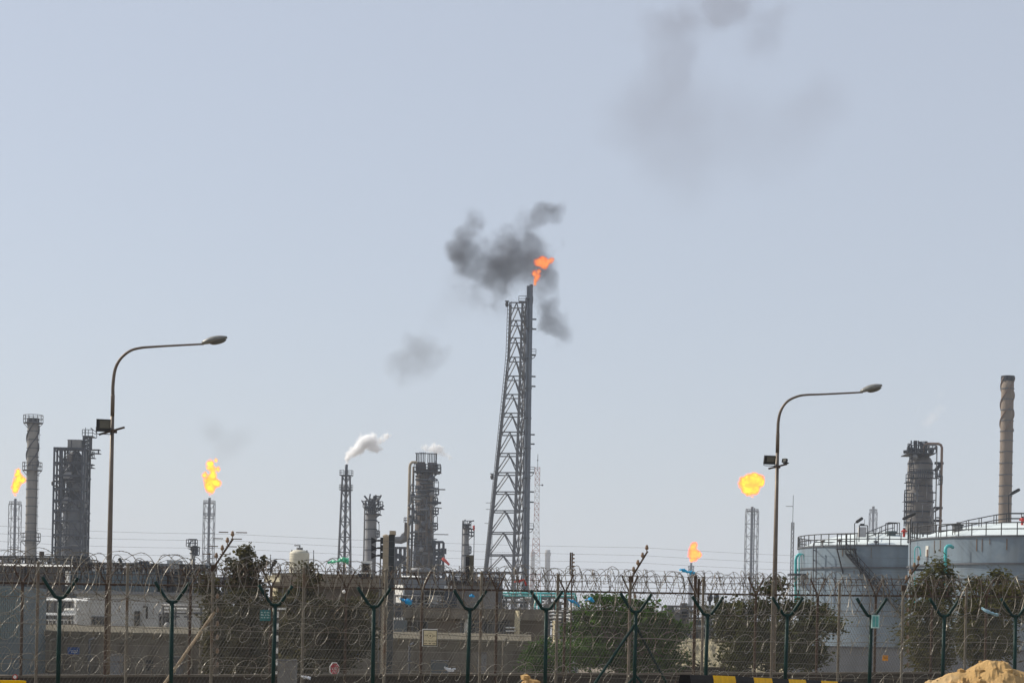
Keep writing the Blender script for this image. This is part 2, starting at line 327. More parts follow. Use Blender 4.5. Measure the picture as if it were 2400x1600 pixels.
# ================================================================== REFINERY
def chimney(px, py, D, rt, rb, label, m, strake_px, plats, bands, group, flare=None, left_base=False):
    s = S(D); top = W(px, py, D); cx, cyy, zt = top.x, D + rb*s, top.z
    t = thing('chimney', label, 'chimney', (cx, cyy, 0), group)
    def rad(z): return (rb + (rt-rb)*max(0, min(1, z/zt)))*s
    prof = [(rad(0)*(1.25 if flare else 1), 0)]
    if flare: zf = zt - flare*s; prof += [(rad(zf)*1.22, zf*0.4), (rad(zf)*1.02, zf)]
    k = 24
    prof += [(rad(zt*i/k), zt*i/k) for i in range(8, k+1) if not flare or zt*i/k > zf]
    prof += [(rad(zt)*0.86, zt), (rad(zt)*0.86, zt-3)]
    b = MB(); b.smooth = True; b.lathe(cx, cyy, prof, 40); b.build('shaft', m, t)
    b = MB(); b.band(cx, cyy, zt-0.5, rad(zt), 0.12, 1.0, 40); b.build('rim', SOOT, t)
    for d in bands: b = MB(); b.band(cx, cyy, zt-d*s, rad(zt-d*s), 0.10, 0.16, 40); b.build('stiffening_ring', STEELG, t)
    z0, z1 = zt - strake_px[1]*s, zt - strake_px[0]*s
    for h in range(3):                           # helical fins
        b = MB(); n = 46; turns = strake_px[2]; vs = []; w_ = 2.6*s
        for i in range(n+1):
            z = z0 + (z1-z0)*i/n; a = h*2*math.pi/3 + turns*2*math.pi*i/n; r0 = rad(z)-0.05; r1 = rad(z)+w_
            for dz in (-0.09, 0.09): vs += [(cx+r0*math.cos(a), cyy+r0*math.sin(a), z+dz), (cx+r1*math.cos(a), cyy+r1*math.sin(a), z+dz)]
        fs = []
        for i in range(n):
            q = i*4; fs += [(q, q+1, q+5, q+4), (q+2, q+6, q+7, q+3), (q+1, q+3, q+7, q+5)]
        b.add(vs, fs); b.build('helical_strake', STEEL if m is CONC else BRPIPE, t)
    for d, wd in plats:
        b = MB(); ring_platform(b, cx, cyy, zt-d*s, rad(zt-d*s), rad(zt-d*s)+wd*s, rr=0.06, h=1.5); b.build('platform', STEELG, t)
    if plats: b = MB(); ladder(b, (cx+rad(0)+0.1, cyy-0.3, 5), (cx+rad(zt)+0.15, cyy-0.3, zt-1), 0.4, 0.04, 0.9, out=(0.55, -0.2, 0)); b.build('ladder', STEELG, t)
    return t, cx, cyy, s, zt
chimney(75, 979, 400, 13, 12.5, 'grey chimney with twisting fins and round walkways left of the process tower', CONC,
        (8, 112, 0.85), [(10, 10), (121, 10), (287, 10)], list(range(30, 118, 20)) + list(range(146, 300, 20)), 'tall chimneys', flare=300)
chimney(2366, 879, 380, 14.5, 15.5, 'tan chimney with twisting fins on its upper third, rising behind the right tank', TANCON,
        (4, 128, 0.95), [], [30, 55, 80, 105, 130, 152, 178, 205, 232, 258, 282, 300], 'tall chimneys')

def flare_stack(px, py, D, label, pr, tw, plat, lv_px, levels, cat='flare stack', kind='K', bw=None, second=None, wide_tip=False):
    s = S(D); tp = W(px, py, D); t = thing('flare_stack', label, cat, (tp.x, D, 0))
    r = pr*s; zt = tp.z; z_l = W(px, lv_px, D).z
    b = MB(); prof = [(r, 0), (r, zt-2.5*r)] + ([(r*1.25, zt-40*s), (r*1.25, zt-22*s), (r, zt-19*s)] if wide_tip else []) + [(r*1.02, zt), (r*0.7, zt), (r*0.7, zt-2)]
    prof = [prof[0]] + ([] if not wide_tip else [(r, zt-42*s), (r*1.25, zt-40*s), (r*1.25, zt-22*s), (r, zt-19*s)]) + [(r, zt-1), (r*1.1, zt), (r*0.7, zt), (r*0.7, zt-2)]
    b.smooth = True; b.lathe(tp.x, D, prof, 16); b.build('flare_pipe', STEEL, t)
    if second:
        b = MB(); b.cyl(tp.x+second*s, D+0.5, 0, zt-0.5, r*0.45, 10); b.build('pilot_pipe', STEEL, t)
    b = MB(); lattice(b, tp.x, D, 0, z_l, (bw or tw)*s, tw*s, levels, max(0.16, 0.9*s), max(0.09, 0.5*s), kind); b.build('lattice_frame', STEELG, t)
    for py_, hw in plat:
        z = W(px, py_, D).z; b = MB(); ring_platform(b, tp.x, D, z, r, hw*s, rr=0.4*s, h=max(1.2, 4*s), n=10); b.build('platform', STEEL, t)
    return t
flare_stack(36, 1168, 900, 'distant flare stack in a thin lattice at the far left beside the grey chimney', 3, 24, [(1181, 14)], 1181, 9, kind='Z', wide_tip=True)
flare_stack(491, 1166, 900, 'distant slim flare stack in a thin lattice left of the leafy conifer', 3, 24, [(1179, 14), (1208, 12)], 1179, 9, kind='Z', wide_tip=True)
flare_stack(1763, 1187, 1000, 'distant twin pipe flare stack in a straight square lattice left of the right lamp post', 3.2, 28, [(1198, 15)], 1198, 11, kind='Z', second=6)
flare_stack(1620, 1318, 1300, 'low distant flare stack with small collar just above the razor wire', 2.6, 8, [(1330, 7), (1337, 6)], 1345, 4, kind='Z')
t = flare_stack(812, 1088, 500, 'lattice vent stack with two round walkways and white steam blowing off its tip', 3.3, 18, [(1113, 16), (1147, 16)], 1115, 11, kind='X', bw=38)
flare_stack(2047, 1186, 1500, 'faint hazy stack in a lattice far behind the left tank roof', 3.2, 16, [(1197, 9)], 1200, 6, kind='Z')
for px, py, D, hw, lb in ((1284, 1288, 1900, 6.5, 'pale blue far-off stack right of the telecom mast'), (1249, 1292, 2100, 5, 'pale blue far-off stack seen just behind the main flare pipe')):
    tp = W(px, py, D); b = MB(); b.smooth = True; rr = hw*S(D)
    b.lathe(tp.x, D, [(rr*1.05, 0), (rr*0.95, tp.z-6), (rr*1.12, tp.z-5.5), (rr*1.12, tp.z-3), (rr*0.9, tp.z-2), (rr*0.9, tp.z), (rr*0.6, tp.z)], 18)
    tag(b.build('chimney', CONC, None, (tp.x, D, 0)), lb, 'chimney', 'far-off stacks in the haze')

# ---- main flare derrick -------------------------------------------------
D = 450; s = S(D)
t = thing('flare_stack', 'tall main flare of dark twin pipes strapped to a tapering steel derrick', 'flare stack', W(1190, 1520, D) * 1.0)
t.location.z = 0; t['_o'] = list(t.location)
lev = [709, 751, 792, 837, 881, 924, 968, 1012, 1062, 1107, 1152, 1196, 1247, 1299, 1340, 1400, 1460]
def lx(y): return 1195 if y < 709 else (1195 - (y-709)*0.035 if y < 836 else 1190.6 - (y-836)*0.103)
def mx_(y): return 1224 - (y-709)*0.033
def dx(y): return 1238 - (y-667)*0.014
BK = 7.5
def Lf(y): return W(lx(y), y, D)
def Mf(y): return W(mx_(y), y, D)
def Bf(y): v = W(mx_(y) + 8 + (y-709)*0.004, y, D); v.y += BK; return v
def Lb(y): v = W(lx(y) + 2.5, y, D); v.y += BK; return v
b = MB()
for f in (Lf, Mf): b.tube([f(y) for y in lev], [0.15 + 0.36*max(0, (y-800)/650) if f is Lf else 0.2 + 0.2*(y-709)/700 for y in lev], 8)
b.tube([Bf(y) for y in lev], 0.20, 6); b.tube([Lb(y) for y in lev], 0.15, 6)
bb = b
for i, y in enumerate(lev):
    for P, Q in ((Lf, Mf), (Lb, Bf), (Mf, Bf), (Lf, Lb)): b.bar(P(y), Q(y), 0.14)
    b.bar(Bf(y), W(dx(y)-2, y, D), 0.14); b.bar(Mf(y), W(dx(y)-2, y, D), 0.17)
    if i + 1 < len(lev):
        y2 = lev[i+1]
        for P, Q in ((Lf, Mf), (Lb, Bf)):
            c = P(y)*0.45 + Q(y)*0.55 if P is Lf else P(y)*0.5 + Q(y)*0.5
            bb.bar(P(y2), c, 0.13); bb.bar(Q(y2), c, 0.13)
        bb.bar(Mf(y2), Bf(y), 0.15); bb.bar(Mf(y), Bf(y2), 0.15)
        e = W(dx(y)-4, y, D); e2 = W(dx(y2)-4, y2, D); bb.bar(Bf(y2), e, 0.14); bb.bar(Bf(y), e2, 0.14)
b.build('derrick_frame', STEELG, t)
for off, top, r, nm in ((0, 670, 3.3, 'flare_pipe'), (7.0, 667, 4.2, 'flare_pipe'), (-5, 700, 1.3, 'service_pipe')):
    b = MB(); b.smooth = True; pts = [W(dx(y)+off + (y-667)*0.0002, y, D + (0 if off != 7.0 else -0.5)) for y in (top, 900, 1150, 1400, 1518)]
    b.tube(pts, [r*s]*5, 16); b.build(nm, STEEL if top > 690 else mat('blue_grey_pipe', (0.10, 0.12, 0.145), 0.5, 0.2, 0.4, 0.25, 0.4), t)
for i in range(10): b = MB(); q = W(dx(0+700+70*i)+3.5, 700+70*i, D); b.obx(q, (17*s, 1.4, 0.25), Matrix.Identity(3)); b.build('pipe_guide', STEEL, t)
b = MB(); ys = list(range(706, 1400, 40)) ; a = [W(lx(y) - 5 - (0 if y < 860 else 0), y, D-0.4) for y in ys]; c = [p + Vector((0.9, 0, 0)) for p in a]
b.tube(a, 0.07, 4); b.tube(c, 0.07, 4)
for y in range(708, 1400, 9):
    p = W(lx(y)-5, y, D-0.4); b.bar(p, p + Vector((0.9, 0, 0)), 0.06)
    if y % 36 < 9: b.bar(p + Vector((0.9, 0, 0)), Lf(y), 0.06)
b.build('ladder', STEELG, t)
for y in (831, 1106, 1238):
    b = MB(); q = W(dx(y)+12, y, D); b.bx(q.x-0.3, q.x+0.8, D-1, D+1, q.z-0.15, q.z)
    for zz in (0.6, 1.1): b.bar((q.x+0.8, D-1, q.z+zz), (q.x+0.8, D+1, q.z+zz), 0.06); b.bar((q.x-0.2, D-1, q.z+zz), (q.x+0.8, D-1, q.z+zz), 0.06)
    b.bar((q.x+0.8, D-1, q.z), (q.x+0.8, D-1, q.z+1.1), 0.06); b.tube([(q.x+0.7, D, q.z-0.1), (q.x+0.4, D, q.z-0.7), (q.x-0.3, D, q.z-1)], 0.08, 4); b.build('side_platform', STEEL, t)
for y in (748, 771, 882, 905, 1018, 1040, 1152, 1176):
    b = MB(); q = W(dx(y)+11, y, D); b.obx(q + Vector((0.3, 0, 0)), (1.2, 0.4, 0.3), Matrix.Identity(3)); b.build('pipe_lug', STEEL, t)
b = MB(); q = W(1222, 706, D); b.bx(q.x-0.6, q.x+2.6, D, D+3, q.z, q.z+0.12); rail_line(b, [(q.x-0.6, D, q.z), (q.x+1, D, q.z), (q.x+2.6, D, q.z), (q.x+2.6, D+3, q.z)], 1.2, 0.06); b.build('top_platform', STEELG, t)
for px, py in ((1188, 713), (1153, 1117)):
    b = MB(); q = W(px, py, D-0.6); b.blob(q, 0.5, 5, (0.8, 1, 1.3)); b.bar(q, q + Vector((0.9, 0.3, -0.2)), 0.07); b.obx(q+Vector((0, 0, 0.7)), (0.9, 0.9, 0.12), Matrix.Identity(3)); b.build('warning_lamp', BLACK, t)

# ---- process tower left (open steel structure) --------------------------
D = 400; s = S(D)
o = W(165, 1500, D); t = thing('process_tower', 'tall open steel process tower packed with vessels and pipes beside the left chimney', 'process tower', (o.x, D+5, 0))
X = lambda px: W(px, 1080, D).x
Z = lambda py: W(165, py, D).z
cols = [127, 145, 170, 193, 198]; ysd = [D, D+2.6, D+5.2]
lv = [1050, 1084, 1114, 1145, 1172, 1196, 1220, 1253, 1283, 1320, 1360, 1400, 1450]
b = MB()
for px in cols:
    for k, yy in enumerate(ysd):
        if px == 170 and k == 0: continue
        b.obx((X(px), yy, Z(1048)/2), (0.34, 0.34, Z(1048)), Matrix.Identity(3))
for i, py in enumerate(lv):
    z = Z(py)
    for yy in ysd: b.obx(((X(127)+X(198))/2, yy, z), (X(198)-X(127), 0.25, 0.22 if yy != D else 0.36), Matrix.Identity(3))
    for px in (127, 145, 198): b.obx((X(px), D+2.6, z-0.02), (0.22, 5.2, 0.26), Matrix.Identity(3))
    if i + 1 < len(lv):
        z2 = Z(lv[i+1]); m = (X(145)+X(193))/2
        if i != 5: b.bar((m, D, z), (X(145), D, z2), 0.11); b.bar((m, D, z), (X(193), D, z2), 0.11)
        b.bar((X(127), D+5.2, z2), (X(145), D+5.2, z), 0.1); b.bar((X(127), D, z), (X(145), D, z2), 0.1); b.bar((X(193), D+5.2, z2), (X(198), D+5.2, z), 0.1)
b.build('steel_frame', STEEL, t)
for i, py in enumerate(lv[:9]):
    z = Z(py); fl = MB(); fl.bx(X(147), X(197), D+3.5, D+5.1, z, z+0.1)
    fl.build('walkway', STEEL, t); fl = MB(); fl.bx(X(128), X(142), D+1, D+4.5, z, z+0.1); fl.build('side_walkway', STEEL, t)
    if i % 2: fl = MB(); rail_line(fl, [(X(147)+k*(X(197)-X(147))/7, D-0.4, z+0.1) for k in range(8)], 1.1, 0.04); fl.build('handrail', STEEL, t)
b = MB(); b.smooth = True; cx = X(169); b.lathe(cx, D+2.6, [(0.1, Z(1054)), (11*s, Z(1056)), (15.5*s, Z(1064)), (15.5*s, Z(1170)), (11*s, Z(1176))], 24); b.build('upper_vessel', SOOT, t)
b = MB(); b.smooth = True; b.lathe(X(168), D+2.6, [(14*s, Z(1172)), (18*s, Z(1180)), (18*s, 0)], 24); b.build('lower_vessel', mat('grey_vessel', (0.13, 0.135, 0.14), 0.6, 0.1, 0.3, 0.25, 0.5), t)
b = MB(); b.smooth = True; b.tube([(X(152), D+0.6, 0), (X(152), D+0.6, Z(1180)), (X(154), D+1.2, Z(1176))], 3.2*s, 14); b.build('riser_pipe', CLAD, t)
for (xa, ya, yb, r) in ((132, 1228, 1500, 3.6), (131, 1186, 1240, 3.0), (138, 1232, 1500, 3.0)):
    b = MB(); b.smooth = True; b.tube([(X(xa), D+3, max(0, Z(yb))), (X(xa), D+3, Z(ya+6)), (X(xa+2), D+3, Z(ya+2)), (X(xa+6), D+3.4, Z(ya)), (X(xa+14), D+3.6, Z(ya-1))], r*s, 10); b.build('bent_pipe', CLAD, t)
b = MB(); b.smooth = True; b.tube([(X(140), D+2, Z(1126)), (X(122), D+2, Z(1126)), (X(118), D+2, Z(1129)), (X(118), D+2, Z(1134)), (X(122), D+2, Z(1137)), (X(130), D+2, Z(1137)), (X(134), D+2, Z(1145)), (X(134), D+2, Z(1180))], 2.2*s, 10); b.build('loop_pipe', CLADD, t)
for i in range(70):
    b = MB(); px = U(147, 192) if i % 3 else U(128, 196); py = U(1065, 1360); q = (X(px), D+U(0.2, 4.8), Z(py)); l_ = U(1, 5)
    l_ = min(l_, (X(197)-q[0])) if i % 3 == 1 else l_
    if i % 3 == 0: b.bar(q, (q[0], q[1], q[2]-l_*1.6), U(0.1, 0.35))
    elif i % 3 == 1: b.bar(q, (q[0]+l_, q[1], q[2]), U(0.1, 0.28))
    else: b.obx(q, (U(0.6, 1.8), 1.2, U(0.6, 1.6)), Matrix.Identity(3))
    b.build('small_pipe' if i % 3 < 2 else 'drum_box', (STEELG, CLAD, STEEL, CLADD)[i % 4], t)
b = MB(); b.bx(X(156), X(187), D+0.6, D+4.6, Z(1048), Z(1030)); b.build('penthouse', mat('grey_box_sheet', (0.24, 0.235, 0.22), 0.7, 0, 0.8, 0.2, 0.4), t)
b = MB(); b.bx(X(164), X(166), D+0.5, D+0.62, Z(1048), Z(1030)); b.bx(X(156)-0.1, X(187)+0.1, D+0.55, D+4.7, Z(1030), Z(1029)); b.bar((X(170), D+3, Z(1028)), (X(190), D+3, Z(1028)), 0.1); b.build('penthouse_trim', STEEL, t)
b = MB(); lattice(b, X(197.5), D+2.5, Z(1050), Z(1020), 16*s, 16*s, 3, 0.16, 0.1, 'X'); b.bx(X(189), X(213), D+1, D+5, Z(1020), Z(1018.5)); rail_line(b, [(X(189), D+1, Z(1018.5)), (X(195), D+1, Z(1018.5)), (X(203), D+1, Z(1018.5)), (X(213), D+1, Z(1018.5)), (X(213), D+5, Z(1018.5))], 1.2, 0.07); b.bar((X(194), D+2, Z(1018)), (X(194), D+2, Z(998)), 0.06); b.bar((X(213), D+2, Z(1005)), (X(206), D+2, Z(999)), 0.1); b.build('lift_mast', STEEL, t)
b = MB(); b.bx(X(205), X(229), D+1, D+3, Z(1051.5), Z(1050)); b.bx(X(205), X(230), D+1, D+3, Z(1060), Z(1058.5)); b.bar((X(228), D+1, Z(1060)), (X(228), D+1, Z(1050)), 0.14); b.bar((X(209), D+1, Z(1068)), (X(216), D+1, Z(1060)), 0.14)
b.bx(X(205), X(218), D+1, D+3, Z(1071), Z(1069.5)); rail_line(b, [(X(209), D+1, Z(1070)), (X(214), D+1, Z(1070)), (X(218), D+1, Z(1070))], 1.2, 0.08)
b.bx(X(205), X(215), D+1, D+3, Z(1087), Z(1085)); b.bx(X(205), X(217), D+1, D+3, Z(1094), Z(1093)); b.bar((X(213), D+1, Z(1093)), (X(213), D+1, Z(1085)), 0.12)
for py in (1123, 1203, 1220, 1260): b.bar((X(209), D, Z(py)), (X(214.5), D, Z(py-2)), 0.12)
b.build('side_brackets', STEEL, t)

def column_body(t, cx, cyy, prof, m, bands=(), n=28):
    b = MB(); b.smooth = True; b.lathe(cx, cyy, prof, n); b.build('vessel', m, t)
    if bands:
        for z, r, h in bands: b = MB(); b.band(cx, cyy, z, r, 0.12, h, n); b.build('stiffening_ring', STEEL, t)
def side_platform(t, x, y, z, w_, lamp=False, m=None):   # small railed balcony sticking out along x
    b = MB(); b.bx(min(x, x+w_), max(x, x+w_), y-1.2, y+1.2, z-0.15, z)
    for yy in (y-1.2, y+1.2): rail_line(b, [(x, yy, z), (x+w_/2, yy, z), (x+w_, yy, z)], 1.2, 0.07)
    b.bar((x+w_*0.9, y-1.2, z-0.1), (x, y-1.2, z-abs(w_)*0.9), 0.09)
    if lamp: b.tube([(x+w_, y-1.2, z+1), (x+w_, y-1.2, z+2.4), (x+w_*0.6, y-1.2, z+2.9)], 0.07, 4); b.obx((x+w_*0.45, y-1.2, z+3.0), (1.0, 0.25, 0.22), Matrix.Rotation(0.5, 3, 'Y'))
    b.build('side_platform', m or STEEL, t)

# ---- centre column --------------------------------------------------------
D = 400; s = S(D); X = lambda px: W(px, 1230, D).x; Z = lambda py: W(990, py, D).z
cx, cyy = X(992), D+3; t = thing('distillation_column', 'rusty distillation column crowned by upright vent pipes, tan riser on its left', 'column', (cx, cyy, 0))
column_body(t, cx, cyy, [(23.5*s, 0), (23*s, Z(1262)), (21.5*s, Z(1255)), (21*s, Z(1112)), (18*s, Z(1104)), (0.1, Z(1098))], CLADD,
            [(Z(p), 21.4*s, 0.35) for p in (1121, 1140, 1160, 1177, 1198, 1222, 1244)])
b = MB(); b.smooth = True; b.tube([(X(957.5)+0.0, D, 0), (X(957.5), D, Z(1096)), (X(958.5), D, Z(1088)), (X(963), D, Z(1083)), (X(972), D, Z(1083)), (X(976), D+1, Z(1090))], 3.4*s, 14); b.build('riser_pipe', TANP, t)
b = MB(); b.smooth = True; b.tube([(X(965.5), D+1.2, 0), (X(965.5), D+1.2, Z(1092))], 2.6*s, 12); b.build('dark_riser_pipe', CLADD, t)
b = MB(); b.bx(X(970), X(1026), D-0.5, D+6, Z(1105), Z(1103)); b.bx(X(967), X(1030), D, D+5, Z(1104), Z(1102.5)); rail_line(b, [(X(968)+k*(X(1030)-X(968))/9, D-0.5, Z(1102.5)) for k in range(10)], 1.3, 0.08)
for k in range(6): b.bar((X(972+k*10), D-0.3, Z(1103)), (X(976+k*8), D+2, Z(1112)), 0.12)
b.build('head_platform', STEEL, t)
b = MB(); b.bx(X(971), X(993), D, D+4, Z(1100), Z(1082)); b.bx(X(999), X(1021), D, D+4, Z(1100), Z(1083)); b.bx(X(973), X(1020), D+1, D+3, Z(1103), Z(1097)); b.build('vent_manifold', mat('maroon_soot', (0.06, 0.04, 0.04), 0.8, 0, 0.6, 0.4), t)
for k in range(12):
    px = 972.5 + k*3.9 + (3.0 if k > 5 else 0); b = MB(); b.cyl(X(px), D+1.5, Z(1084), Z(1057.5 if k in (2, 3, 4, 5) else 1060), 0.085 if 0 < k < 11 else 0.15, 6); b.build('vent_pipe', STEEL, t)
b = MB(); b.bx(X(969), X(1020), D+1.2, D+1.8, Z(1061.3), Z(1059.6)); b.build('vent_header_beam', STEEL, t)
b = MB(); ladder(b, (X(1016), D, Z(1300)), (X(1016), D, Z(1080)), 0.5, 0.07, 0.9); b.build('ladder', STEEL, t)
for i, (py, w_) in enumerate(((1103, 17), (1156, 13), (1179, 11), (1202, 13), (1238, 12), (1279, 8))): side_platform(t, X(1013), D+1, Z(py), w_*s, i in (1, 4))
for px, py, w_ in ((962, 1154, 22), (962, 1178, 14), (965, 1200, 20), (966, 1226, 12), (958, 1278, 30)):
    b = MB(); b.bx(X(px), X(px+w_), D-1.2, D+0.2, Z(py), Z(py-1)); rail_line(b, [(X(px+k*w_/4), D-1.2, Z(py-1)) for k in range(5)], 1.2, 0.07); b.build('front_platform', STEEL, t)
b = MB(); b.smooth = True
b.tube([(X(1001), D-1.3, Z(1275)), (X(1001), D-1.3, Z(1183)), (X(1001), D-1, Z(1182))], 2.0*s, 10); b.tube([(X(988), D-1.3, Z(1181.5)), (X(1008), D-1.3, Z(1181.5))], 1.2*s, 8)
b.tube([(X(996), D-1.4, Z(1290)), (X(996), D-1.4, Z(1276)), (X(1005), D-1.4, Z(1275)), (X(1005), D-1.4, Z(1283))], 0.9*s, 8)
b.build('overhead_pipe', CLADD, t)
b = MB()
for pts in (((957, 1188), (963, 1178), (963, 1166), (985, 1163), (1000, 1158)), ((960, 1232), (964, 1215), (968, 1207), (969, 1196)), ((962, 1250), (975, 1247), (990, 1246)), ((975, 1300), (975, 1285), (985, 1283), (985, 1296)), ((976, 1302), (989, 1302), (989, 1324), (976, 1324), (976, 1302)), ((970, 1336), (1006, 1329))):
    b.tube([(X(a), D-1.3, Z(c)) for a, c in pts], U(0.18, 0.3), 6)
b.build('small_pipe', STEELG, t)
for i in range(110):
    b = MB(); q = (X(U(960, 1014)), D-U(0.5, 1.8), Z(U(1112, 1400))); l_ = U(0.8, 3.6)
    if i % 5 == 0: b.blob(q, U(0.3, 0.6), 5)
    elif i % 2: b.bar(q, (q[0], q[1], q[2]-l_*1.4), U(0.08, 0.24))
    else: b.bar(q, (q[0]+l_, q[1], q[2]), U(0.08, 0.24))
    b.build('small_pipe' if i % 5 else 'nozzle', (STEEL, STEELG, CLAD, CLADD)[i % 4], t)
# frame to its right and left
def frame_unit(name, label, x0, x1, y0, y1, D, nx, ny, dep, clutter, m=STEEL, cat='scaffold', bias=0.5, rl=0.16):
    c = W((x0+x1)/2, y1, D); t = thing(name, label, cat, (c.x, D, 0)); Xa, Xb = W(x0, (y0+y1)/2, D).x, W(x1, (y0+y1)/2, D).x; zt = W((x0+x1)/2, y0, D).z; zb = max(0, c.z)
    b = MB()
    for i in range(nx+1):
        for yy in (D, D+dep): b.bar((Xa+(Xb-Xa)*i/nx, yy, 0), (Xa+(Xb-Xa)*i/nx, yy, zt), rl)
    for j in range(ny+1):
        z = zb+(zt-zb)*j/ny
        for yy in (D, D+dep): b.bar((Xa, yy, z), (Xb, yy, z), rl*0.8)
        for i in range(nx+1): b.bar((Xa+(Xb-Xa)*i/nx, D, z), (Xa+(Xb-Xa)*i/nx, D+dep, z), rl*0.7)
    for i in range(nx):
        for j in range(ny):
            if R() < bias: b.bar((Xa+(Xb-Xa)*i/nx, D, zb+(zt-zb)*j/ny), (Xa+(Xb-Xa)*(i+1)/nx, D, zb+(zt-zb)*(j+1)/ny), rl*0.6)
    b.build('steel_frame', m, t)
    for i in range(clutter):
        q = Vector((U(Xa, Xb), D+U(0, dep), U(zb, zt))); l_ = U(0.1, 0.45)*min(Xb-Xa, zt-zb); b = MB(); k = R(); f = rl/0.16; nm = 'pipe_run'
        if k < 0.4: b.bar(q, (min(Xb, q.x+l_)+0.1, q.y, q.z), U(0.05, 0.2)*(0.4+0.6*f))
        elif k < 0.75: b.bar(q, (q.x, q.y, max(0, q.z-l_)-0.1), U(0.05, 0.2)*(0.4+0.6*f))
        else: b.obx(q, (U(0.5, 1.6)*(0.4+0.6*f), 1, U(0.4, 1.3)*(0.4+0.6*f)), Matrix.Identity(3)); nm = 'equipment_box'
        b.build(nm, (STEELG, CLAD, STEEL, WHITEB)[i % 4 if D < 200 else i % 3], t)
    return t
frame_unit('steel_scaffold', 'dark steel frame of stairs and pipes on the right foot of the vented column', 1016, 1037, 1268, 1420, 398, 2, 8, 5, 40)
frame_unit('steel_scaffold', 'steel frame carrying a fat duct on the left side of the vented column', 925, 956, 1282, 1420, 401, 3, 6, 5, 40)
D = 401; X = lambda px: W(px, 1270, D).x; Z = lambda py: W(940, py, D).z
t = thing('duct', 'fat grey duct elbowing from a square box into the vented column', 'duct', (X(940), D, Z(1275)))
b = MB(); b.smooth = True; b.tube([(X(922), D+2, Z(1264)), (X(938), D+2, Z(1264)), (X(946), D+2, Z(1258)), (X(956), D+2, Z(1252))], [8*s, 9*s, 11*s, 12*s], 18); b.build('duct_body', CLAD, t)
b = MB(); b.bx(X(947), X(954), D, D+4, Z(1254), Z(1224)); b.build('box_head', CLADD, t)
b = MB(); rail_line(b, [(X(946), D, Z(1224)), (X(950), D, Z(1224)), (X(954), D, Z(1224))], 1.0, 0.08); b.build('handrail', STEEL, t)

# ---- column at 870 --------------------------------------------------------
D = 400; X = lambda px: W(px, 1260, D).x; Z = lambda py: W(868, py, D).z; cx = X(867)
t = thing('distillation_column', 'grey column with crowded railed top and a davit crane, behind the black signal heads', 'column', (cx, D+2.5, 0))
column_body(t, cx, D+2.5, [(13.5*s, 0), (13*s, Z(1203)), (12.6*s, Z(1198)), (9*s, Z(1192)), (0.1, Z(1189))], CLAD, [(Z(p), 13*s, 0.22) for p in (1217, 1238, 1262, 1287)])
b = MB(); b.smooth = True; b.tube([(X(853.5), D, 0), (X(853.5), D, Z(1178)), (X(856), D, Z(1172)), (X(861), D, Z(1172)), (X(863), D+0.6, Z(1180)), (X(863), D+1.4, Z(1195))], 1.9*s, 12); b.build('riser_pipe', CLAD, t)
for px, py, w_ in ((850, 1190, 46), (854, 1204, 36)):
    b = MB(); b.bx(X(px), X(px+w_), D-0.6, D+5, Z(py), Z(py-1.4)); rail_line(b, [(X(px+k*w_/8), D-0.6, Z(py-1.4)) for k in range(9)], 1.2, 0.08); b.bar((X(px+w_), D, Z(py)), (X(880), D, Z(py+8)), 0.12); b.build('head_platform', STEEL, t)
b = MB()
for i in range(22): q = (X(U(856, 888)), D+U(0, 3), Z(U(1172, 1190))); b.bar(q, (q[0]+U(-1, 1), q[1], q[2]+U(0.5, 1.6)), U(0.1, 0.28))
b.tube([(X(866), D, Z(1190)), (X(866), D, Z(1174)), (X(871), D, Z(1169)), (X(876), D, Z(1174)), (X(876), D, Z(1190))], 0.2, 6); b.build('head_piping', STEEL, t)
b = MB(); b.bar((X(875), D, Z(1190)), (X(875), D, Z(1163)), 0.25); b.bx(X(873), X(890), D-0.2, D+0.3, Z(1164), Z(1161)); b.build('davit_crane', SOOT, t)
side_platform(t, X(880), D+1, Z(1256), 8*s, True)

# ---- column at 1092 -------------------------------------------------------
D = 380; s2 = S(D); X = lambda px: W(px, 1280, D).x; Z = lambda py: W(1090, py, D).z; cx = X(1091)
t = thing('distillation_column', 'slim grey column with a railed head and side balconies left of the big derrick', 'column', (cx, D+2, 0))
column_body(t, cx, D+2, [(7.6*s2, 0), (7.2*s2, Z(1236)), (5*s2, Z(1230)), (0.1, Z(1228))], CLAD, [(Z(p), 7.3*s2, 0.2) for p in (1250, 1275, 1300)])
b = MB(); b.smooth = True; b.tube([(X(1083), D, 0), (X(1083), D, Z(1226)), (X(1086), D, Z(1222))], 1.1*s2, 8); b.build('riser_pipe', STEELG, t)
b = MB(); b.bx(X(1083), X(1103), D-0.5, D+4, Z(1237), Z(1236)); b.bx(X(1083), X(1101), D-0.5, D+4, Z(1229), Z(1228)); rail_line(b, [(X(1083+k*4), D-0.5, Z(1236)) for k in range(6)], 1.3, 0.07)
b.tube([(X(1096), D, Z(1236)), (X(1098), D, Z(1225)), (X(1104), D, Z(1220)), (X(1110), D, Z(1219))], 0.12, 5); b.tube([(X(1085), D, Z(1236)), (X(1086), D, Z(1220)), (X(1090), D, Z(1217))], 0.08, 5); b.build('head_platform', STEEL, t)
side_platform(t, X(1098), D+1, Z(1253), 12*s2); side_platform(t, X(1098), D+1, Z(1294), 6*s2)
def windsock(label, pole, pts, D, m):
    q = W(*pole[0], D); t = thing('windsock', label, 'windsock', (q.x, D, 0)); b = MB(); b.bar((q.x, D, 0), (q.x, D, W(*pole[1], D).z), 0.07); b.build('pole', STEEL, t)
    b = MB(); b.smooth = True; P = [W(a, c, D) for a, c, _ in pts]; b.tube(P, [r*S(D) for _, _, r in pts], 10); b.build('sock', m, t)
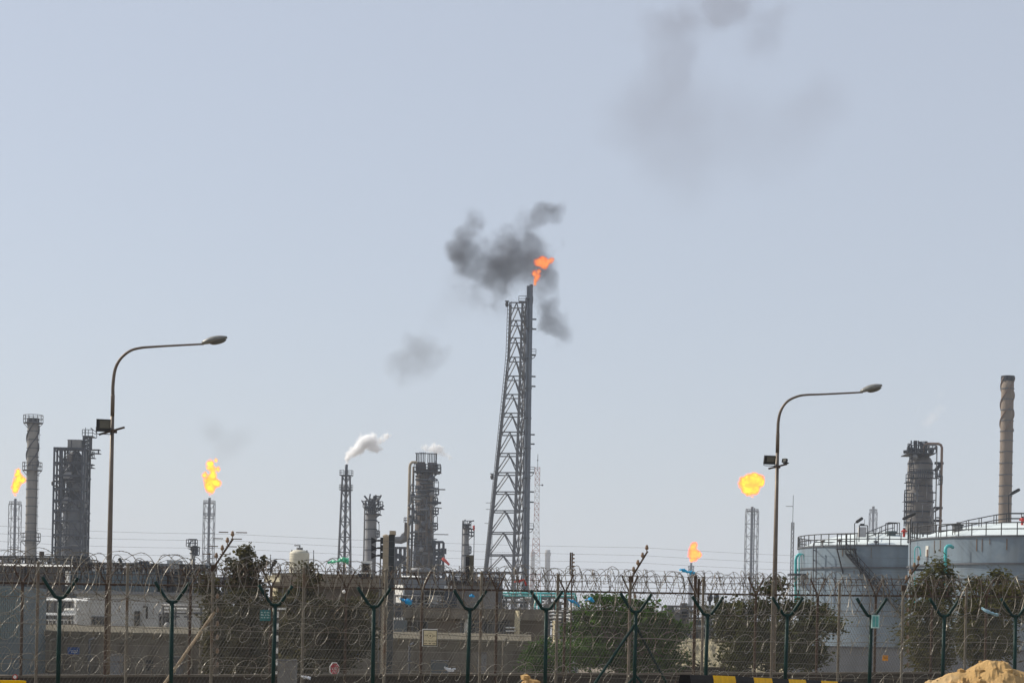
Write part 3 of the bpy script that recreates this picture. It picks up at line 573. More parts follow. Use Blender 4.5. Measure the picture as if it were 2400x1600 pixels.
windsock('small red windsock hanging limp from the slim column head', ((1110, 1320), (1110, 1230)), ((1110, 1231, 3), (1111, 1238, 2.4), (1110, 1243, 1.2)), 379, REDM)
windsock('faded red windsock drooping to the right at the foot of the vented column', ((1036, 1400), (1036, 1303)), ((1037, 1307, 3.6), (1042, 1312, 4), (1048, 1318, 3.2), (1053, 1323, 2.4)), 300, REDWS)

# ---- small column at 448 --------------------------------------------------
D = 300; s3 = S(D); X = lambda px: W(px, 1330, D).x; Z = lambda py: W(448, py, D).z; cx = X(448.5)
t = thing('distillation_column', 'small slender column with a davit on top, left of the conifer above the fence', 'column', (cx, D+1, 0))
column_body(t, cx, D+1, [(6*s3, 0), (5.6*s3, Z(1280)), (0.1, Z(1277))], CLAD, [(Z(p), 5.8*s3, 0.15) for p in (1295, 1310, 1325)])
b = MB(); b.bx(X(437), X(463), D-0.6, D+2.4, Z(1281), Z(1280)); b.bx(X(440), X(461), D-0.6, D+2.4, Z(1286), Z(1285)); rail_line(b, [(X(437+k*5.2), D-0.6, Z(1280)) for k in range(6)], 1.0, 0.06); b.build('head_platform', STEEL, t)
b = MB(); b.bar((X(456), D, Z(1280)), (X(456), D, Z(1263)), 0.12); b.bx(X(441), X(460), D-0.1, D+0.2, Z(1263.5), Z(1262)); b.tube([(X(442), D, Z(1280)), (X(444), D, Z(1270)), (X(450), D, Z(1266))], 0.08, 5); b.build('davit_crane', SOOT, t)
side_platform(t, X(454), D+0.6, Z(1298), 8*s3)

# ---- right column ---------------------------------------------------------
D = 330; s4 = S(D); X = lambda px: W(px, 1150, D).x; Z = lambda py: W(2165, py, D).z; cx = X(2164)
t = thing('distillation_column', 'wide grey column with domed head and a fat pipe looping down its right, behind the tanks', 'column', (cx, D+3, 0))
column_body(t, cx, D+3, [(32*s4, 0), (31.5*s4, Z(1150)), (30*s4, Z(1142)), (29*s4, Z(1080)), (26*s4, Z(1072)), (20*s4, Z(1065)), (0.1, Z(1061))], mat('grey_brown_cladding', (0.17, 0.155, 0.14), 0.5, 0.3, 0.35, 0.25, 0.6, (0.08, 0.065, 0.055)),
            [(Z(1083), 28*s4, 0.3), (Z(1104), 28*s4, 0.3), (Z(1136), 28.5*s4, 0.3), (Z(1173), 32.6*s4, 0.25), (Z(1197), 32.6*s4, 0.25), (Z(1222), 32.8*s4, 0.25)])
b = MB(); b.smooth = True; b.tube([(X(2165), D+1, Z(1064)), (X(2164), D+1, Z(1046)), (X(2168), D+1, Z(1040)), (X(2176), D+1, Z(1037.5)), (X(2200), D+1, Z(1037.5)), (X(2206), D+1, Z(1040)), (X(2208.5), D+1, Z(1046)), (X(2208.5), D+1, 0)], 3.1*s4, 14); b.build('overhead_pipe', BRPIPE, t)
b = MB(); b.smooth = True; b.tube([(X(2171), D, Z(1052)), (X(2174), D, Z(1043)), (X(2190), D, Z(1041.5)), (X(2194), D, Z(1045)), (X(2194), D, 0)], 1.4*s4, 10); b.build('riser_pipe', CLAD, t)
b = MB(); b.smooth = True; b.tube([(X(2130), D, Z(1108)), (X(2130), D, Z(1046)), (X(2133), D, Z(1038)), (X(2143), D, Z(1037))], 0.8*s4, 8); b.build('thin_riser_pipe', STEEL, t)
b = MB(); b.bx(X(2126), X(2190), D-0.6, D+6, Z(1063), Z(1061)); rail_line(b, [(X(2126+k*8), D-0.6, Z(1061)) for k in range(9)], 1.2, 0.07); rail_line(b, [(X(2124), D-0.6, Z(1061)), (X(2128), D-0.6, Z(1061)), (X(2132), D-0.6, Z(1061))], 1.4, 0.07); b.build('head_platform', STEEL, t)
b = MB()
for px in (2136, 2143, 2146, 2149, 2153, 2164, 2168, 2170, 2173): b.cyl(X(px), D+1, Z(1062), Z(1031 if px < 2160 else 1032), 0.11, 6)
for i in range(12): q = (X(U(2134, 2188)), D+U(-0.5, 3), Z(U(1050, 1062))); b.bar(q, (q[0]+U(-1.5, 1.5), q[1], q[2]+U(-0.5, 1.3)), U(0.1, 0.35))
b.blob((X(2180), D, Z(1055)), 0.55, 6); b.build('head_piping', STEEL, t)
b = MB()
for px, py, w_ in ((2127, 1121, 70), (2119, 1133, 16), (2120, 1150, 12), (2116, 1177, 22), (2117, 1198, 20), (2196, 1135, 8), (2128, 1106, 8), (2128, 1092, 6)):
    b.bx(X(px), X(px+w_), D-1.4, D+0.4, Z(py), Z(py-1)); n = max(2, int(w_/5)); rail_line(b, [(X(px+k*w_/n), D-1.4, Z(py-1)) for k in range(n+1)], 1.3, 0.07)
for px in (2118, 2122): b.bar((X(px), D-1, Z(1235)), (X(px), D-1, Z(1150)), 0.1)
b.build('side_platforms', STEEL, t)
b = MB()
for py in (1083, 1188, 1218): b.bar((X(2192), D+1, Z(py)), (X(2213), D+1, Z(py)), 0.22)
b.bar((X(2193), D+1, Z(1102)), (X(2206), D+1, Z(1086)), 0.3); b.bar((X(2193), D+1, Z(1197)), (X(2205), D+1, Z(1189)), 0.14); b.build('pipe_supports', STEEL, t)
b = MB()
for i in range(46):
    q = (X(U(2130, 2192)), D-U(0.4, 1.2), Z(U(1110, 1240))); l_ = U(0.6, 2.6)
    if i % 2: b.bar(q, (q[0], q[1], q[2]-l_), U(0.06, 0.16))
    else: b.bar(q, (q[0]+l_*0.6, q[1], q[2]), U(0.06, 0.16))
b.build('small_piping', STEELG, t)
b = MB(); b.blob((X(2142), D-0.3, Z(1071)), 0.45, 6); b.build('valve', CLAD, t); b = MB(); b.blob((X(2144), D-0.8, Z(1160)), 0.42, 6, (1.2, 0.4, 0.8)); b.build('valve', CLAD, t)  # pale blobs added for the bright glints on the cladding, not working valves

# ---- telecom masts ---------------------------------------------------------
def mast(label, px, top, bands, D, w_px, w_bot, m, yagi=None, D_dish=None, tip=None):
    s = S(D); tp = W(px, top, D); t = thing('antenna_mast', label, 'mast', (tp.x, D, 0)); zt = tp.z
    zs = [zt*k/10 for k in range(11)]; knee = zt*0.72
    wz = lambda z: w_px*s if z > knee else (w_bot + (w_px-w_bot)*z/knee)*s
    for k in range(10):
        b = MB(); n = 3
        for j in range(n):
            a, c = zs[k]+(zs[k+1]-zs[k])*j/n, zs[k]+(zs[k+1]-zs[k])*(j+1)/n
            lattice(b, tp.x, D, a, c, wz(a), wz(c), 1, max(0.035, 0.5*s), max(0.02, 0.3*s), 'X')
        b.build('lattice_section', m[k % len(m)], t)
    b = MB(); b.bar((tp.x, D, zt-1), (tp.x, D, W(px, tip, D).z), 0.6*s)
    for y, dx0, dx1 in (yagi or []):
        z = W(px, y, D).z; b.bar((tp.x+dx0*s, D, z), (tp.x+dx1*s, D, z), 0.45*s)
        for k in range(6): x = tp.x + (dx0+(dx1-dx0)*k/6)*s; b.bar((x, D, z-1.4*s), (x, D, z+1.4*s), 0.25*s)
    b.build('aerial', STEEL, t)
    if D_dish:
        b = MB(); z = W(px, D_dish[1], D).z; c = Vector((tp.x+D_dish[0]*s, D, z)); b.blob(c, 2.4*s, 6, (1, 0.5, 1)); b.bar(c, (tp.x, D, z), 0.5*s); b.build('dish', STEELG, t)
RW = mat('mast_red', (0.34, 0.19, 0.17), 0.7, 0, 1, 0.2); WW = mat('mast_white', (0.5, 0.5, 0.5), 0.7, 0, 1, 0.1)
mast('red and white telecom mast with a dish, close to the right of the main derrick', 1260, 1095, None, 800, 11, 36, [WW, RW], [(1078, -1.5, 1.5)], (12, 1136), 1064)
mast('faint aerial mast seen just left of the main derrick leg', 1152, 1240, None, 900, 4, 8, [STEELG], [(1178, -14, 0), (1193, -14, 0), (1226, -16, -2)], None, 1170)
mast('thin lattice aerial mast between the right lamp post and the left tank', 1858, 1224, None, 300, 6, 9, [STEELG], [(1186, -16, 0)], None, 1160)

# ---- storage tanks -----------------------------------------------------------
def tank(label, pxc, Dc, Rm, ztop, rise, m, group, girder_z):
    c = W(pxc, 1300, Dc); t = thing('storage_tank', label, 'tank', (c.x, Dc, 0), group); cx = c.x
    b = MB(); b.smooth = False; b.lathe(cx, Dc, [(Rm, 0), (Rm, ztop)], 96); o = b.build('shell', m, t); o.data.polygons.foreach_set('use_smooth', [True]*len(o.data.polygons))
    b = MB(); b.lathe(cx, Dc, [(Rm*0.999, ztop-0.02), (Rm*0.8, ztop+rise*0.42), (Rm*0.45, ztop+rise*0.8), (0.2, ztop+rise)], 64); b.smooth = True; b.build('cone_roof', ROOF, t)
    b = MB(); b.band(cx, Dc, ztop, Rm, 0.12, 0.14, 96); b.band(cx, Dc, girder_z, Rm, 0.16, 0.16, 96); b.band(cx, Dc, girder_z*0.55, Rm, 0.02, 0.08, 96); b.build('wind_girders', STEELG, t)
    b = MB(); pts = []
    n = 56
    for i in range(n+1):
        a = 2*math.pi*i/n; pts.append((cx+math.cos(a)*(Rm+0.05), Dc+math.sin(a)*(Rm+0.05), ztop+0.07))
    rail_line(b, pts, 1.15, 0.05); b.build('handrail', RAIL, t)
    return t, cx
ZL = 12.15; tL, cxL = tank('left pale blue storage tank with an outside stair across its shell', 2093, 212, 10.0, ZL, 2.0, TANK, 'storage tanks', 9.9)
ZR = 12.3; tR, cxR = tank('right pale blue storage tank with a rust streak and a fat turquoise elbow', 2448, 195, 13.1, ZR, 2.1, TANK, 'storage tanks', 9.75)
def on_shell(cx, Dc, Rm, px, off=0.0):            # front point of a shell above pixel column px
    lo, hi = -math.pi*0.98, -math.pi*0.02; best = None
    for i in range(400):
        a = lo + (hi-lo)*i/399; x, y = cx+math.cos(a)*(Rm+off), Dc+math.sin(a)*(Rm+off)
        e = abs(1200 + (x*CT + 9*ST)/y*F - px)
        if best is None or e < best[0]: best = (e, x, y, a)
    return best[1:]
# stair on the left tank
b = MB(); x, y, a0 = on_shell(cxL, 212, 10, 1992, 0.1); _, _, a1 = on_shell(cxL, 212, 10, 2112)
n = 34; pi_, po = [], []
for i in range(n+1):
    a = a0+(a1-a0)*i/n; z = ZL - 0.9 - 5.2*i/n*1.15
    pi_.append((cxL+math.cos(a)*10.15, 212+math.sin(a)*10.15, z)); po.append((cxL+math.cos(a)*11.0, 212+math.sin(a)*11.0, z))
    c = Vector(pi_[-1])*0.5+Vector(po[-1])*0.5; b.obx(c, (0.3, 0.85, 0.05), Matrix.Rotation(a+math.pi/2, 3, 'Z'))
b.tube(pi_, 0.1, 4); b.tube(po, 0.1, 4); rail_line(b, po[::3], 1.1, 0.04); b.build('stair', RAIL, tL)
b = MB(); p = []
for k in range(5):
    a = a0 - 0.09 + k*0.045; p.append((cxL+math.cos(a)*11.1, 212+math.sin(a)*11.1, ZL-0.4))
for k in range(4): c = (Vector(p[k])+Vector(p[k+1]))/2; b.obx((c.x*0.98+cxL*0.02, c.y+0.4, c.z), (0.7, 1.1, 0.08), Matrix.Identity(3))
rail_line(b, p, 1.5, 0.05)
for k in (0, 4): b.bar(p[k], (p[k][0]+0.9, p[k][1]+0.9, ZL-3.2), 0.07)
b.build('stair_landing', RAIL, tL)
# radial roof walkways
def roofwalk(t, pts, D0, D1, h=1.0):
    b = MB(); P = [W(px, py, D0+(D1-D0)*i/(len(pts)-1)) for i, (px, py) in enumerate(pts)]
    rail_line(b, [tuple(p) for p in P], h, 0.04); rail_line(b, [(p.x, p.y+1.0, p.z) for p in P], h, 0.04); b.build('roof_walkway', RAIL, t)
roofwalk(tL, [(2036, 1268), (2052, 1262), (2066, 1256), (2080, 1250), (2096, 1247)], 204, 211); roofwalk(tR, [(2205, 1258), (2238, 1252), (2270, 1243), (2300, 1237), (2335, 1230), (2365, 1226), (2400, 1226), (2440, 1224)], 186, 195)
b = MB(); q = W(2150, 1265, 187)
for px in (2128, 2138, 2150): 
    q = W(px, 1262, 186); b.bar(q, q+Vector((0, 0, 1.5)), 0.05)
b.build('gate_rail', RAIL, tR)
# pipes on the tanks
def vpipe(t, pts, r, m, name='turquoise_pipe'):
    b = MB(); b.smooth = True; b.tube([W(*p) for p in pts], r, 12); b.build(name, m, t)
Dp = 211
vpipe(tL, [(1865, 1435, Dp), (1865, 1312, Dp), (1867, 1303, Dp), (1872, 1299, Dp), (1882, 1298, Dp)], 3.4*S(Dp), CYAN)
vpipe(tL, [(1873, 1435, Dp-1), (1873, 1308, Dp-1), (1875, 1301, Dp-1), (1880, 1297, Dp-1), (1884, 1300, Dp-1), (1885.5, 1330, Dp-1)], 1.3*S(Dp), CYAN)
b = MB(); q = W(1868, 1345, 209.5); b.bx(q.x-0.8, q.x+0.9, 209, 211, q.z-0.12, q.z+0.08); b.build('pipe_bracket', STEEL, tL)
vpipe(tL, [(1906, 1455, 206), (1906, 1278, 206), (1907, 1272, 206), (1911, 1270, 206), (1930, 1270, 207), (2000, 1270, 206)], 1.3*S(206), STEELG, 'roof_drain_pipe')
b = MB(); 
for py in (1288, 1312, 1336, 1360, 1384): p1 = W(1906, py, 206); b.bar(p1, p1+Vector((0.5, 1.5, 0)), 0.06)
b.bar(W(1913, 1282, 206.5), W(1912.5, 1400, 206.5), 0.07); b.build('pipe_clamps', STEELG, tL)
x0 = 2137
vpipe(tR, [(2144, 1500, 190.5), (2144, 1290, 190.5), (2145, 1283, 190.5), (2150, 1280, 190.5), (2155, 1282, 190.5), (2157, 1290, 190.3), (2158, 1303, 190)], 1.2*S(190), CYAN)
vpipe(tR, [(2216, 1400, 183.2), (2216, 1290, 183.2), (2217, 1283, 183.2), (2221, 1279, 183.3), (2227, 1278, 183.8), (2233, 1282, 184.6)], 3.9*S(184), CYAN)
vpipe(tR, [(2133, 1600, 193), (2133, 1240, 193)], 1.6*S(193), STEELG, 'cable_riser')
b = MB(); q = W(2148, 1334, 190); b.bx(q.x-0.6, q.x+0.6, 189.5, 191.5, q.z-0.1, q.z+0.1); b.bar((q.x+0.5, 190, q.z), (q.x+0.8, 191, q.z-2.2), 0.06); b.build('pipe_bracket', STEEL, tR)
x, y, a = on_shell(cxR, 195, 13.1, 2173, 0.03); zz = W(2173, 1281, 186).z
b = MB(); M_ = Matrix.Rotation(a+math.pi/2, 3, 'Z'); b.obx((x, y, zz-0.15), (0.5, 0.04, 1.0), M_); b.build('pale_patch', mat('pale_tank_patch', (0.60, 0.60, 0.54), 0.6, 0, 2, 0.1), tR)
b = MB(); x, y, a = on_shell(cxR, 195, 13.1, 2173, 0.07); b.obx((x, y, zz-0.35), (0.14, 0.06, 0.7), M_); b.obx((x, y, zz-1.0), (0.06, 0.05, 0.7), M_); b.build('rust_streak', mat('rust_brown', (0.14, 0.06, 0.03), 0.9, 0, 6, 0.4), tR)
for tt, cx_, cy_, Rm_, zt_ in ((tL, cxL, 212, 10.0, ZL), (tR, cxR, 195, 13.1, ZR)):
    for z in (1.6, 3.9, 6.2, 8.4):
        b = MB(); b.band(cx_, cy_, z, Rm_, 0.012, 0.05, 96); b.build('plate_seam', STEELG, tt)
    for _ in range(14):
        a = U(-math.pi*0.95, -math.pi*0.15); z = (zt_-0.25) if R() < 0.6 else 9.6; h_ = U(0.3, 1.5); b = MB()
        b.obx((cx_+math.cos(a)*(Rm_+0.015), cy_+math.sin(a)*(Rm_+0.015), z-h_/2), (U(0.03, 0.10), 0.02, h_), Matrix.Rotation(a+math.pi/2, 3, 'Z')); b.build('rust_streak', mat('rust_run', (0.16, 0.11, 0.075), 0.9, 0, 4, 0.4), tt)
# things on the tank roofs
q = W(2021, 1262, 203); t = thing('control_cabinet', 'pale grey control box inside a pipe guard on the left tank rim', 'cabinet', q)
b = MB(); b.bx(q.x-0.35, q.x+0.4, 203, 203.8, q.z+0.2, q.z+1.2); b.build('box', mat('pale_grey_box', (0.5, 0.5, 0.5), 0.6, 0, 3, 0.1), t)
b = MB(); b.bar((q.x-0.35, 202.9, q.z-0.3), (q.x-0.35, 202.9, q.z+1.35), 0.05); b.bar((q.x+0.5, 202.9, q.z-0.3), (q.x+0.5, 202.9, q.z+1.35), 0.05); b.bar((q.x-0.35, 202.9, q.z+1.35), (q.x+0.5, 202.9, q.z+1.35), 0.05); b.bx(q.x-0.2, q.x+0.2, 203, 203.5, q.z+1.4, q.z+1.55); b.bar((q.x+0.2, 203, q.z+1.5), (q.x+0.2, 203, q.z+2), 0.02); b.build('guard_frame', RAIL, t)
q = W(2089, 1268, 206); t = thing('roof_valve', 'dark drum shaped breather valve under a railed frame on the left tank roof', 'valve', q)
b = MB(); b.cyl(q.x, 206, q.z, q.z+0.85, 0.45, 14); b.cyl(q.x, 206, q.z+0.85, q.z+1.05, 0.55, 14); b.cyl(q.x, 206, q.z-0.5, q.z, 0.3, 10); b.build('drum', mat('dark_green_grey', (0.06, 0.09, 0.09), 0.6, 0, 3, 0.3), t)
b = MB(); 
for a_ in (-0.5, 0.7): 
    for c_ in (205.4, 206.6): b.bar((q.x+a_, c_, q.z-0.4), (q.x+a_, c_, q.z+1.9), 0.045)
for c_ in (205.4, 206.6): b.bar((q.x-0.5, c_, q.z+1.9), (q.x+0.7, c_, q.z+1.9), 0.045)
b.build('guard_frame', RAIL, t)
def redv(px, py, D, lb):
    q = W(px, py, D); t = thing('hydrant_valve', lb, 'valve', q); b = MB(); b.cyl(q.x, D, q.z-0.5, q.z+0.15, 0.12, 10); b.blob((q.x, D, q.z+0.05), 0.2, 6); b.bar((q.x-0.28, D, q.z), (q.x+0.28, D, q.z), 0.08); b.build('valve_body', REDM, t); b = MB(); b.cyl(q.x, D, q.z+0.2, q.z+0.34, 0.12, 8); b.build('hand_wheel', RAIL, t)
redv(2080, 1270, 204, 'red valve in front of the dark drum on the left tank roof'); redv(2119, 1245, 186, 'dark red valve by the gate between the two tanks'); redv(2396, 1218, 188, 'red valve at the picture edge on the right tank roof')
for px, py, D_, lb in ((2053, 1272, 203, 'shallow dish shaped vent on the left tank roof'), (1928, 1270, 204, 'small pale vent fitting near the left end of the left tank rail'), (1968, 1268, 204, 'second pale vent fitting along the left tank rail')):
    q = W(px, py, D_); b = MB(); b.lathe(q.x, D_, [(0.08, q.z-0.5), (0.09, q.z), (0.3, q.z+0.15), (0.1, q.z+0.28), (0.01, q.z+0.3)], 14); tag(b.build('roof_vent', CLAD, None, q), lb, 'vent')
q = W(2244, 1244, 190); t = thing('roof_hatch', 'squat grey hatch with a lid on the right tank roof', 'hatch', q); b = MB(); b.cyl(q.x, 190, q.z-0.5, q.z+0.5, 0.5, 14); b.build('neck', CLAD, t); b = MB(); b.cyl(q.x, 190, q.z+0.5, q.z+0.62, 0.6, 14); b.cyl(q.x+0.1, 190, q.z+0.62, q.z+0.85, 0.2, 8); b.build('lid', RAIL, t)
def area_lamp(label, base, elbow, h0, h1, D, th=0.16):
    q = W(*base, D); t = thing('area_lamp', label, 'lamp', q, 'tube lamps on the plant'); b = MB(); b.tube([q, W(base[0], elbow[1], D), W(*h0, D)], 0.05, 6); b.build('pole', RAIL, t)
    b = MB(); p, r_ = W(*h0, D), W(*h1, D); b.tube([p, p*0.85+r_*0.15, p*0.1+r_*0.9, r_], [th*0.5, th, th, th*0.7], 8); b.build('lamp_head', BLACK, t)
area_lamp('black tube lamp slanting above the left tank rail', (2003, 1280), (2004, 1226), (2006, 1224), (2022, 1213), 204)
area_lamp('long black tube lamp slanting across the right column foot', (2134, 1275), (2134, 1216), (2115, 1216), (2146, 1202), 186)
area_lamp('tube lamp on a pole in front of the tan chimney', (2364, 1222), (2364, 1160), (2366, 1159), (2390, 1146), 189)
area_lamp('beige tipped tube lamp slanting over the mid building roof', (637, 1345), (637, 1328), (638, 1326), (647, 1312), 96, 0.1)
area_lamp('short tube lamp on the pipe rack left of the left lamp post arm', (278, 1330), (281, 1320), (284, 1318), (279, 1307), 118, 0.1)
def leaves(mb, c, n, sg, sz, droop=0.0, rmul=1.0):
    for _ in range(n):
        p = Vector((c[0]+random.gauss(0, sg[0]), c[1]+random.gauss(0, sg[1]), c[2]+random.gauss(0, sg[2])))
        if p.z < 0.05: p.z = U(0.05, 0.5)
        a = U(0, 2*math.pi); d = Vector((math.cos(a), math.sin(a), U(-0.6, 0.6) - droop)).normalized()
        e = d.cross(Vector((U(-1, 1), U(-1, 1), U(-1, 1)))).normalized(); l_ = sz*U(0.6, 1.4); w_ = l_*(0.38 if droop == 0 else 0.13)
        mb.add([tuple(p), tuple(p+d*l_*0.5+e*w_), tuple(p+d*l_), tuple(p+d*l_*0.5-e*w_)], [(0, 1, 2, 3)])
def tree(name, label, D, blobs, density, m, sz, trunk, droop=0.0, fill=1.0, twig=0.0, clump=0.16):
    bx_ = W(trunk[0], trunk[1], D); t = thing(name, label, 'bush' if 'bush' in name else 'tree', (bx_.x, D, 0)); s = S(D)
    mb = MB(); br = MB(); top = None
    fork = Vector((bx_.x, D, 0.35*max(W(b[0], b[1], D).z for b in blobs)))
    br.tube([(bx_.x, D, -0.1), (bx_.x+U(-.05, .05), D, fork.z*0.5), fork], [0.16, 0.13, 0.1], 8)
    for bl in blobs:
        px, py, rx, rz = bl[:4]; c = W(px, py, D + (bl[4] if len(bl) > 4 else U(-0.8, 0.8))); k = max(3, int(density*rx*rz/38))
        mid = fork*0.5+c*0.5+Vector((U(-.3, .3), U(-.3, .3), U(0, .4))); br.tube([fork, mid, c], [0.07, 0.045, 0.015], 5)
        for _ in range(k):
            u = Vector((random.gauss(0, 1), random.gauss(0, 1), random.gauss(0, 1))).normalized()*(R()**0.5)*(1.0 if R() < 0.85 else U(1.0, 1.35))
            q = (c.x+u.x*rx*s, c.y+u.y*min(rx, 60)*s*0.8, max(0.1, c.z+u.z*rz*s))
            leaves(mb, q, int(U(6, 22)*fill), (clump*U(0.6, 1.5), clump, clump*U(0.4, 0.9)), sz*U(0.7, 1.15), droop)
            if twig and R() < twig: br.tube([c, (Vector(q)+c)/2+Vector((0, 0, U(-.1, .15))), q], [0.02, 0.012, 0.006], 3)
    print(label[:30], len(mb.f)); mb.build('crown', m, t); br.build('trunk', BARK, t); return t


# ================================================================== MIDDLE GROUND
def building(name, label, cat, wall, px0, px1, py0, D, dep, m, extra=None):
    c = W((px0+px1)/2, py0, D); t = thing(name, label, cat, (c.x, D, 0)); b = MB(); pbx(b, px0, px1, py0, None, D, dep); b.build(wall, m, t); return t
def panel(t, name, m, px0, px1, py0, py1, D, pr=0.05, dep=0.1):
    b = MB(); c = W((px0+px1)/2, py0, D); h = (px1-px0)*S(D)/2; b.bx(c.x-h, c.x+h, D-pr, D-pr+dep+pr, c.z-(py1-py0)*S(D), c.z); return b.build(name, m, t)
def wedge(t, name, m, px0, px1, py0, py1, D, k=3.0, th=0.05):   # roof slab sloping up and away from the camera
    s = S(D); c = W((px0+px1)/2, py1, D); h = (px1-px0)*s/2; dz = (py1-py0)*s; dy = dz*k; f = 1+dy/D
    x0, x1, z0, z1 = c.x-h, c.x+h, c.z, c.z+dz*1.0
    b = MB(); b.add([(x0, D, z0), (x1, D, z0), (x1, D+dy, z1), (x0, D+dy, z1), (x0, D, z0-th), (x1, D, z0-th), (x1, D+dy, z0-th), (x0, D+dy, z0-th)], [(0, 1, 2, 3), (0, 4, 5, 1), (1, 5, 6, 2), (2, 6, 7, 3), (3, 7, 4, 0), (4, 7, 6, 5)]); return b.build(name, m, t)
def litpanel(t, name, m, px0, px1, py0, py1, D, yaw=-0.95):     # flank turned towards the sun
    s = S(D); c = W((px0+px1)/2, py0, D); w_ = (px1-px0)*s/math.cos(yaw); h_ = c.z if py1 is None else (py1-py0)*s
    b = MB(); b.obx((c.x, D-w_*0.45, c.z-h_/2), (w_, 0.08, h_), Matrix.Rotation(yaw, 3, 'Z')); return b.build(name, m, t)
def window(t, px0, px1, py0, py1, D, bars=2, fm=None):
    s = S(D); c = W((px0+px1)/2, py0, D); h = (px1-px0)*s/2; z1 = c.z; z0 = c.z-(py1-py0)*s
    b = MB(); b.bx(c.x-h, c.x+h, D-0.02, D+0.05, z0, z1); g = b.build('window', DGLASS, t)
    b = MB(); f = 0.06
    b.bx(c.x-h-f, c.x+h+f, D-0.09, D-0.025, z1, z1+f); b.bx(c.x-h-f, c.x+h+f, D-0.12, D-0.025, z0-f, z0)
    b.bx(c.x-h-f, c.x-h, D-0.09, D-0.025, z0, z1); b.bx(c.x+h, c.x+h+f, D-0.09, D-0.025, z0, z1)
    for i in range(1, bars+1): x = c.x-h+2*h*i/(bars+1); b.bx(x-0.025, x+0.025, D-0.08, D-0.03, z0, z1)
    b.build('frame', fm or STEELG, g)
# far long roof + rack at left
D = 120
t = building('warehouse', 'long grey low shed with a white roof edge across the far left', 'building', 'wall', -60, 205, 1326, D, 12, mat('shed_sheet', (0.09, 0.085, 0.08), 0.7, 0, 0.5, 0.2, 0.4))
wedge(t, 'roof_edge', WHITE, -60, 205, 1318, 1326, D, 6)
b = MB(); rail_line(b, [tuple(W(px, 1318, D)) for px in range(-60, 210, 16)], 0.4, 0.03); b.build('roof_rail', RAIL, t)
b = MB()
for px in (10, 60, 105, 150): q = W(px, 1330, D-0.02); b.bar(q, (q.x, q.y, 0), 0.07)
b.build('downpipes', STEEL, t)
frame_unit('pipe_rack', 'row of small vents and pipes along the white roof edge of the shed', -60, 205, 1306, 1320, 121, 20, 1, 3, 60, RAIL, 'pipe rack', 0.0, 0.035)
D = 108
t = building('equipment_house', 'blue grey clad plant house standing behind the left lamp post', 'building', 'wall', 158, 362, 1338, D, 10, BLUEG)
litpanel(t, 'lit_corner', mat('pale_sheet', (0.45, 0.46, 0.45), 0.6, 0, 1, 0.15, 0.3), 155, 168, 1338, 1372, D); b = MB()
for px in range(170, 362, 8): q = W(px, 1340, D); b.bx(q.x-0.03, q.x+0.03, D-0.05, D, 2.0, q.z)
b.build('cladding_ribs', mat('blue_grey_rib', (0.10, 0.13, 0.145), 0.6, 0, 1, 0.2), t)
frame_unit('pipe_rack', 'low pipe rack with handrails running above the plant house roof', 165, 480, 1320, 1345, 117, 16, 2, 4, 60, RAIL, 'pipe rack', 0.2, 0.05)
frame_unit('pipe_rack', 'tangle of pipes and steel between the plant house and the conifer', 362, 530, 1352, 1490, 112, 9, 4, 5, 90, STEELG, 'pipe rack', 0.35, 0.07)
q = W(98, 1292, 125); one('steel_stub_chimney', CLADD, 'short brown stub pipe sticking above the shed right of the chimney foot', 'vent', lambda b: b.lathe(q.x, 125, [(0.14, q.z-1.6), (0.13, q.z-0.5), (0.16, q.z-0.45), (0.16, q.z), (0.1, q.z)], 12), (q.x, 125, q.z-1.6))
for px, py, lb in ((422, 1348, 'first brown vent post on the pipe rack'), (433, 1352, 'second brown vent post, shorter, on the pipe rack')):
    q = W(px, py, 111); one('vent_post', CLADD, lb, 'vent', lambda b: b.lathe(q.x, 111, [(0.09, 2), (0.09, q.z-0.1), (0.13, q.z-0.1), (0.13, q.z), (0.05, q.z)], 10), (q.x, 111, 2))
# white two storey block
D = 100
t = building('office_building', 'pale panelled two storey building behind the left fence posts', 'building', 'wall', 180, 482, 1392, D, 9, WHITEB)
panel(t, 'parapet', GREYB, 176, 486, 1386, 1394, D, 0.25, 0.3)
window(t, 218, 247, 1446, 1474, D, 3); window(t, 376, 402, 1440, 1470, D, 1)
b = MB(); q = W(322, 1450, D); b.bx(q.x-0.12, q.x+0.12, D-0.2, D, q.z-0.5, q.z+0.4); q = W(342, 1435, D); b.tube([(q.x-0.1, D-0.1, q.z+0.3), (q.x+0.1, D-0.35, q.z+0.3), (q.x+0.1, D-0.3, q.z-0.3)], 0.06, 5); b.build('wall_lamp', BLACK, t)
panel(t, 'plinth', mat('rust_brown_plinth', (0.11, 0.085, 0.07), 0.8, 0, 1, 0.2), 180, 482, 1472, 1490, D, 0.12)
# canopy building left of it
D = 98
t = thing('canopy', 'sunlit white flat canopy on a stout white column at the left', 'canopy', (W(120, 1500, D).x, D, 0))
wedge(t, 'upper_roof', WHITE, 57, 204, 1399, 1405, D, 5)
wedge(t, 'lower_roof', WHITE, 145, 178, 1424, 1437, D, 2.4); wedge(t, 'lower_roof_edge', WHITE, 92, 178, 1435, 1439, D-0.4, 1.0)
litpanel(t, 'column', WHITE, 175, 182, 1406, None, D, -0.8)
b = MB(); pbx(b, 58, 176, 1406, 1482, D+4, 0.4); b.build('back_wall', GREYB, t)
b = MB()
for py in (1452, 1465): a, c = W(57, py, D), W(176, py, D); b.bar(a, c, 0.03)
for px in range(60, 176, 9): a = W(px, 1452, D); b.bar(a, a-Vector((0, 0, 0.5)), 0.02)
b.build('handrail', WHITE, t)
for px in (64, 96, 128): 
    pass
